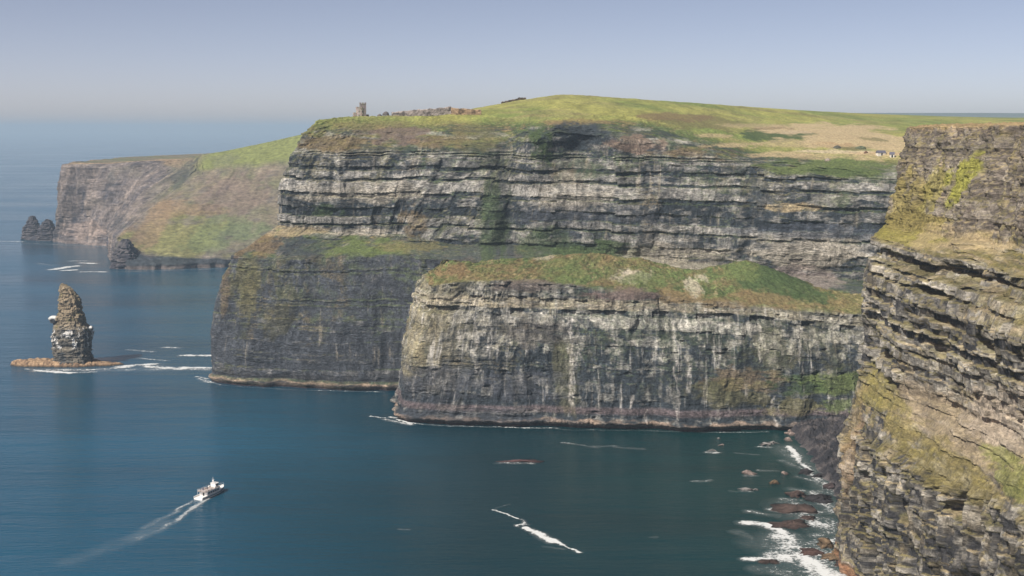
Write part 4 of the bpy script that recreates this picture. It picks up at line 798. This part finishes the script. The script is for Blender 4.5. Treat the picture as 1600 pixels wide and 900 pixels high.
def person(x, y, z, h, yaw, mat, lab, seated=False):
    bm = bmesh.new(); s_ = h / 1.75
    sk_ = bm.verts.layers.skin.verify()
    J = {'hip': (0, 0, .95), 'ch': (0, 0, 1.3), 'nk': (0, 0, 1.5), 'hd': (0, .02, 1.66), 'hl': (-.1, 0, .9), 'kl': (-.11, .03, .5), 'fl': (-.12, 0, .06), 'tl': (-.12, .14, .04), 'hr': (.1, 0, .9), 'kr': (.11, .03, .5), 'fr': (.12, 0, .06), 'tr': (.12, .14, .04), 'sl': (-.19, 0, 1.42), 'el': (-.27, 0, 1.14), 'wl': (-.25, .12, .92), 'sr': (.19, 0, 1.42), 'er': (.27, 0, 1.14), 'wr': (.25, .12, .92)}
    rad = dict(hip=.15, ch=.16, nk=.065, hd=.11, hl=.095, kl=.065, fl=.045, tl=.035, hr=.095, kr=.065, fr=.045, tr=.035, sl=.065, el=.045, wl=.035, sr=.065, er=.045, wr=.035)
    V = {k: bm.verts.new(Vector(c) * s_) for k, c in J.items()}
    for a, b in (('hip', 'ch'), ('ch', 'nk'), ('nk', 'hd'), ('hip', 'hl'), ('hl', 'kl'), ('kl', 'fl'), ('fl', 'tl'), ('hip', 'hr'), ('hr', 'kr'), ('kr', 'fr'), ('fr', 'tr'), ('ch', 'sl'), ('sl', 'el'), ('el', 'wl'), ('ch', 'sr'), ('sr', 'er'), ('er', 'wr')): bm.edges.new((V[a], V[b]))
    for k, v in V.items(): v[sk_].radius = (rad[k] * s_, rad[k] * s_)
    V['hip'][sk_].use_root = True
    o = mesh_obj('person', bm, mat, None); o.modifiers.new('skin', 'SKIN'); o.modifiers.new('sub', 'SUBSURF').levels = 1
    w_ = boat.matrix_basis @ Vector((x, y, z)); o.location = w_; o.rotation_euler = (0, 0, boat.rotation_euler.z + R(yaw))
    return tag(o, lab, 'person', 'passengers on the ferry')
person(.2, -6.8, 3.86, 1.75, 180, BLUEC, 'person in dark blue standing at the stern rail of the ferry')
person(-.7, -5.6, 3.86, 1.65, 120, REDC, 'person in red standing between the benches of the ferry')
person(.8, -3.6, 3.86, 1.8, 0, NAVY, 'person in black on the ferry upper deck, nearest the wheelhouse')

# tower: round keep with a square turret, on the edge of the headland
def stone_mat(name, col):
    m, n, l, p = nodes_mat(name)
    tc = n.new('ShaderNodeTexCoord'); b = n.new('ShaderNodeTexBrick'); b.inputs['Scale'].default_value = 1.2
    b.inputs['Color1'].default_value = (*col, 1); b.inputs['Color2'].default_value = (col[0] * .6, col[1] * .6, col[2] * .62, 1); b.inputs['Mortar'].default_value = (.12, .11, .10, 1); b.inputs['Mortar Size'].default_value = .03
    mp = n.new('ShaderNodeMapping'); mp.inputs['Rotation'].default_value = (R(90), 0, 0); l.new(tc.outputs['Object'], mp.inputs[0]); l.new(mp.outputs[0], b.inputs['Vector'])
    t = n.new('ShaderNodeTexNoise'); t.inputs['Scale'].default_value = .8; t.inputs['Detail'].default_value = 6; l.new(tc.outputs['Object'], t.inputs['Vector'])
    x = n.new('ShaderNodeMix'); x.data_type = 'RGBA'; x.blend_type = 'MULTIPLY'; x.inputs[0].default_value = .7; l.new(b.outputs['Color'], x.inputs[6]); l.new(t.outputs['Color'], x.inputs[7])
    l.new(x.outputs[2], p.inputs['Base Color']); p.inputs['Roughness'].default_value = .9
    return m
STONE = stone_mat('tower_stone', (.75, .66, .56)); STONED = stone_mat('dark_stone', (.50, .45, .41))
def ground_z(x, y):
    dg = bpy.context.evaluated_depsgraph_get()
    o = bpy.data.objects['headland_cliff']
    hit, loc, nor, idx = o.ray_cast(Vector((x, y, 400)), Vector((0, 0, -1)))
    return loc.z if hit else 208
tp = at(564, 181, 1098); bpy.context.view_layer.update()
tz = ground_z(tp[0], tp[1])
tower = bpy.data.objects.new('watch_tower', None); C.objects.link(tower); tower.location = (tp[0], tp[1], tz); tower.rotation_euler = (0, 0, R(15))
tag(tower, 'round stone watch tower with a taller square turret on the headland edge', 'tower')
bm = bmesh.new(); cyl(bm, 0, 0, -1.5, 8.6, 4.3, 4.1, 40); cyl(bm, 0, 0, 8.6, 9.1, 4.35, 4.35, 40); keep_ = mesh_obj('round_keep', bm, STONE, tower)
for k in range(12):
    a = R(30 * k); bm = bmesh.new(); box(bm, -.5, .5, 3.75, 4.3, 9.1, 10.2)
    bmesh.ops.rotate(bm, verts=bm.verts, cent=(0, 0, 0), matrix=Matrix.Rotation(a, 3, 'Z')); mesh_obj('merlon', bm, STONE, keep_)
for a in (150, 190, 230):
    for z_ in (2.2, 5.6):
        bm = bmesh.new(); box(bm, -.32, .32, 4.05, 4.34 , z_, z_ + 1.5)
        bmesh.ops.rotate(bm, verts=bm.verts, cent=(0, 0, 0), matrix=Matrix.Rotation(R(a), 3, 'Z')); mesh_obj('window', bm, GLASS, keep_)
bm = bmesh.new(); box(bm, -1.0, 4.0, -3.6, 1.2, -1.5, 12.4, .05); box(bm, -1.15, 4.15, -3.75, 1.35, 12.4, 12.8); tur = mesh_obj('square_turret', bm, STONED, tower)
for x_, y_ in ((-.7, -3.3), (1.5, -3.3), (3.7, -3.3), (-.7, .9), (3.7, .9), (3.7, -1.2), (-.7, -1.2), (1.5, .9)):
    bm = bmesh.new(); box(bm, x_ - .42, x_ + .42, y_ - .42, y_ + .42, 12.8, 13.8); mesh_obj('merlon', bm, STONED, tur)
bm = bmesh.new(); box(bm, 1.1, 1.9, -3.64, -3.6, 7.5, 9.6); mesh_obj('window', bm, GLASS, tur)
bm = bmesh.new(); box(bm, -6.6, -3.2, -2.2, 2.0, -1.5, 5.4, .05); mesh_obj('annex', bm, STONE, tower)
bm = bmesh.new(); box(bm, 3.9, 6.6, -1.6, 1.8, -1.5, 3.8, .05); mesh_obj('porch', bm, STONED, tower)

# rough rock outcrop and walling on the skyline to the right of the tower
def wall_run(name, pts, h, t, mat_col, lab, cat, seed, jag=.5):
    """a rough stone wall or scarp along a ground line; h is a list of heights"""
    L = np.array(pts, float); n_ = 260
    k = np.linspace(0, len(pts) - 1, n_); xs = np.interp(k, range(len(pts)), L[:, 0]); ys = np.interp(k, range(len(pts)), L[:, 1])
    hs_ = np.interp(k, range(len(h)), h); s_ = np.cumsum(np.concatenate([[0], np.hypot(np.diff(xs), np.diff(ys))]))
    gz = np.array([ground_z(a, b) for a, b in zip(xs, ys)])
    top = hs_ * (1 + jag * fbm(s_ / 4, s_ * 0, seed, 4, .7)) + .5 * jag * (h2(np.floor(s_ / 1.6), np.floor(s_ * 0), seed) - .5)
    m_ = 24; w = np.linspace(0, 1, m_)[:, None]
    prof_y = np.where(w < .45, 0, np.where(w < .55, (w - .45) / .1, 1)) ; prof_z = np.where(w < .45, w / .45, np.where(w < .55, 1, (1 - w) / .45))
    S = s_[None] + 0 * w; Z = -1 + prof_z * (top[None] + 1)
    D = .5 * fbm(S / 1.6, Z / 1.1, seed + 3, 3, .7)
    P = np.stack([xs[None] + 0 * w, ys[None] + (prof_y * 2 - 1) * t / 2 + D, gz[None] + Z], -1)
    c = lerp(GR(mat_col), GR(mat_col) * .3, np.clip(.4 + 1.5 * fbm(S / 2.5, Z / 1.5, seed + 5, 4, .6), 0, 1)[..., None])
    return tag(grid_mesh(name, P, c, ROCKM), lab, cat)
a, b = at(612, 181, 1115), at(705, 180, 1125)
wall_run('stone_wall', [(a[0], a[1]), ((a[0] + b[0]) / 2, a[1] + 4), (b[0], b[1])], [4.5, 6.5, 6.6, 6.4, 6.6, 6, 5.5], 2.5, (.36, .32, .30), 'rough grey brown stone wall on the skyline right of the tower', 'wall', 901, .15)
c2 = at(752, 177, 1128)
wall_run('earth_bank', [(b[0], b[1]), (b[0] + 12, b[1] + 1), (c2[0], c2[1])], [5.5, 5, 4, 3, .5], 6, (.36, .26, .17), 'bare tan earth bank continuing the skyline wall to the right', 'bank', 905, .12)
d2, e2 = at(783, 168, 1330), at(822, 150, 1345)
wall_run('rock_outcrop', [(d2[0], d2[1]), (e2[0], e2[1])], [2.5, 3.5, 1.5, 1.5, .5], 3, (.22, .17, .13), 'dark broken outcrop at the left end of the hilltop', 'outcrop', 909, .4)
def field_rock(u, v, Y, w, h, col, lab, grp, seed):
    p = at(u, v, Y)
    # slide along the sight line until it meets the ground
    hit, loc, nor, idx = bpy.data.objects['headland_cliff'].ray_cast(Vector((0, 0, CAMZ)), Vector((p[0], p[1], p[2] - CAMZ)).normalized())
    if hit: p = loc
    r = random.Random(seed); hw = w / 2
    cf = lambda Z, T, hard, tone, P: lerp(GR(col), GR(col) * .5, np.clip(.4 + .9 * fbm(P[..., 0], Z, seed, 3), 0, 1)[..., None])
    o = ring_rock('boulder', [(-.8, -hw, hw), (.3 * h, -hw * .95, hw * .9), (.7 * h, -hw * .6, hw * .7), (h, -hw * .2, hw * .3)], (0, 0), 40, 20, seed, cf, None, .8, .15, ROCKM)
    o.location = p; tag(o, lab, 'boulder', grp)
GB = 'boulders on the dry slope above the cliff'
field_rock(1308, 232, 1060, 7, 2.5, (.10, .10, .08), 'dark boulder in the tan slope left of the small huts', GB, 921)
field_rock(1345, 232, 1060, 9, 2, (.11, .13, .08), 'long low dark mound of stone just left of the small huts', GB, 922)
field_rock(1293, 251, 1020, 5, 1.8, (.30, .26, .22), 'grey boulder at the top edge of the green strip on the slope', GB, 923)
field_rock(1353, 239, 1040, 3, 1.5, (.15, .09, .06), 'small brown boulder between the low mound and the huts', GB, 924)
field_rock(603, 179, 1115, 6, 2.6, (.14, .13, .13), 'low dark boulder between the tower and the skyline wall', 'stones beside the skyline wall', 925)
field_rock(593, 181, 1105, 4, 1.6, (.16, .15, .14), 'small dark stone just right of the tower foot', 'stones beside the skyline wall', 926)
SLATE = plain('slate', (.10, .10, .13), .6, .2); LIME = plain('limewash', (.60, .58, .52), .8, .12)
def hut(u, v, w, dpt, h, lab, Y, rot):
    p = at(u, v, Y); hit, loc, nor, idx = bpy.data.objects['headland_cliff'].ray_cast(Vector((0, 0, CAMZ)), Vector((p[0], p[1], p[2] - CAMZ)).normalized())
    if hit: p = loc
    r = bpy.data.objects.new('stone_hut', None); C.objects.link(r); r.location = p; r.rotation_euler = (0, 0, R(rot)); tag(r, lab, 'hut', 'small huts on the dry slope')
    bm = bmesh.new(); box(bm, -w / 2, w / 2, 0, dpt, -2, h); wa = mesh_obj('wall', bm, LIME, r)
    bm = bmesh.new(); vs = [bm.verts.new(c) for c in ((-w / 2 - .3, -.3, h - .1), (w / 2 + .3, -.3, h - .1), (w / 2 + .3, dpt / 2, h + 1.8), (-w / 2 - .3, dpt / 2, h + 1.8), (-w / 2 - .3, dpt + .3, h - .1), (w / 2 + .3, dpt + .3, h - .1))]
    bm.faces.new((vs[0], vs[1], vs[2], vs[3])); bm.faces.new((vs[3], vs[2], vs[5], vs[4])); bm.faces.new((vs[0], vs[3], vs[4])); bm.faces.new((vs[1], vs[5], vs[2])); bm.faces.new((vs[0], vs[4], vs[5], vs[1])); mesh_obj('roof', bm, SLATE, r)
    bm = bmesh.new(); box(bm, -.6, .6, -.05, -.002, 0, 1.9); mesh_obj('door', bm, GLASS, wa)
hut(1378, 243, 6.5, 4, 2.2, 'pale walled hut with a grey roof beside the cliff path', 1040, 10)
hut(1394, 246, 3.2, 3, 2.4, 'smaller pale hut at the edge of the near cliff silhouette', 1040, -8)
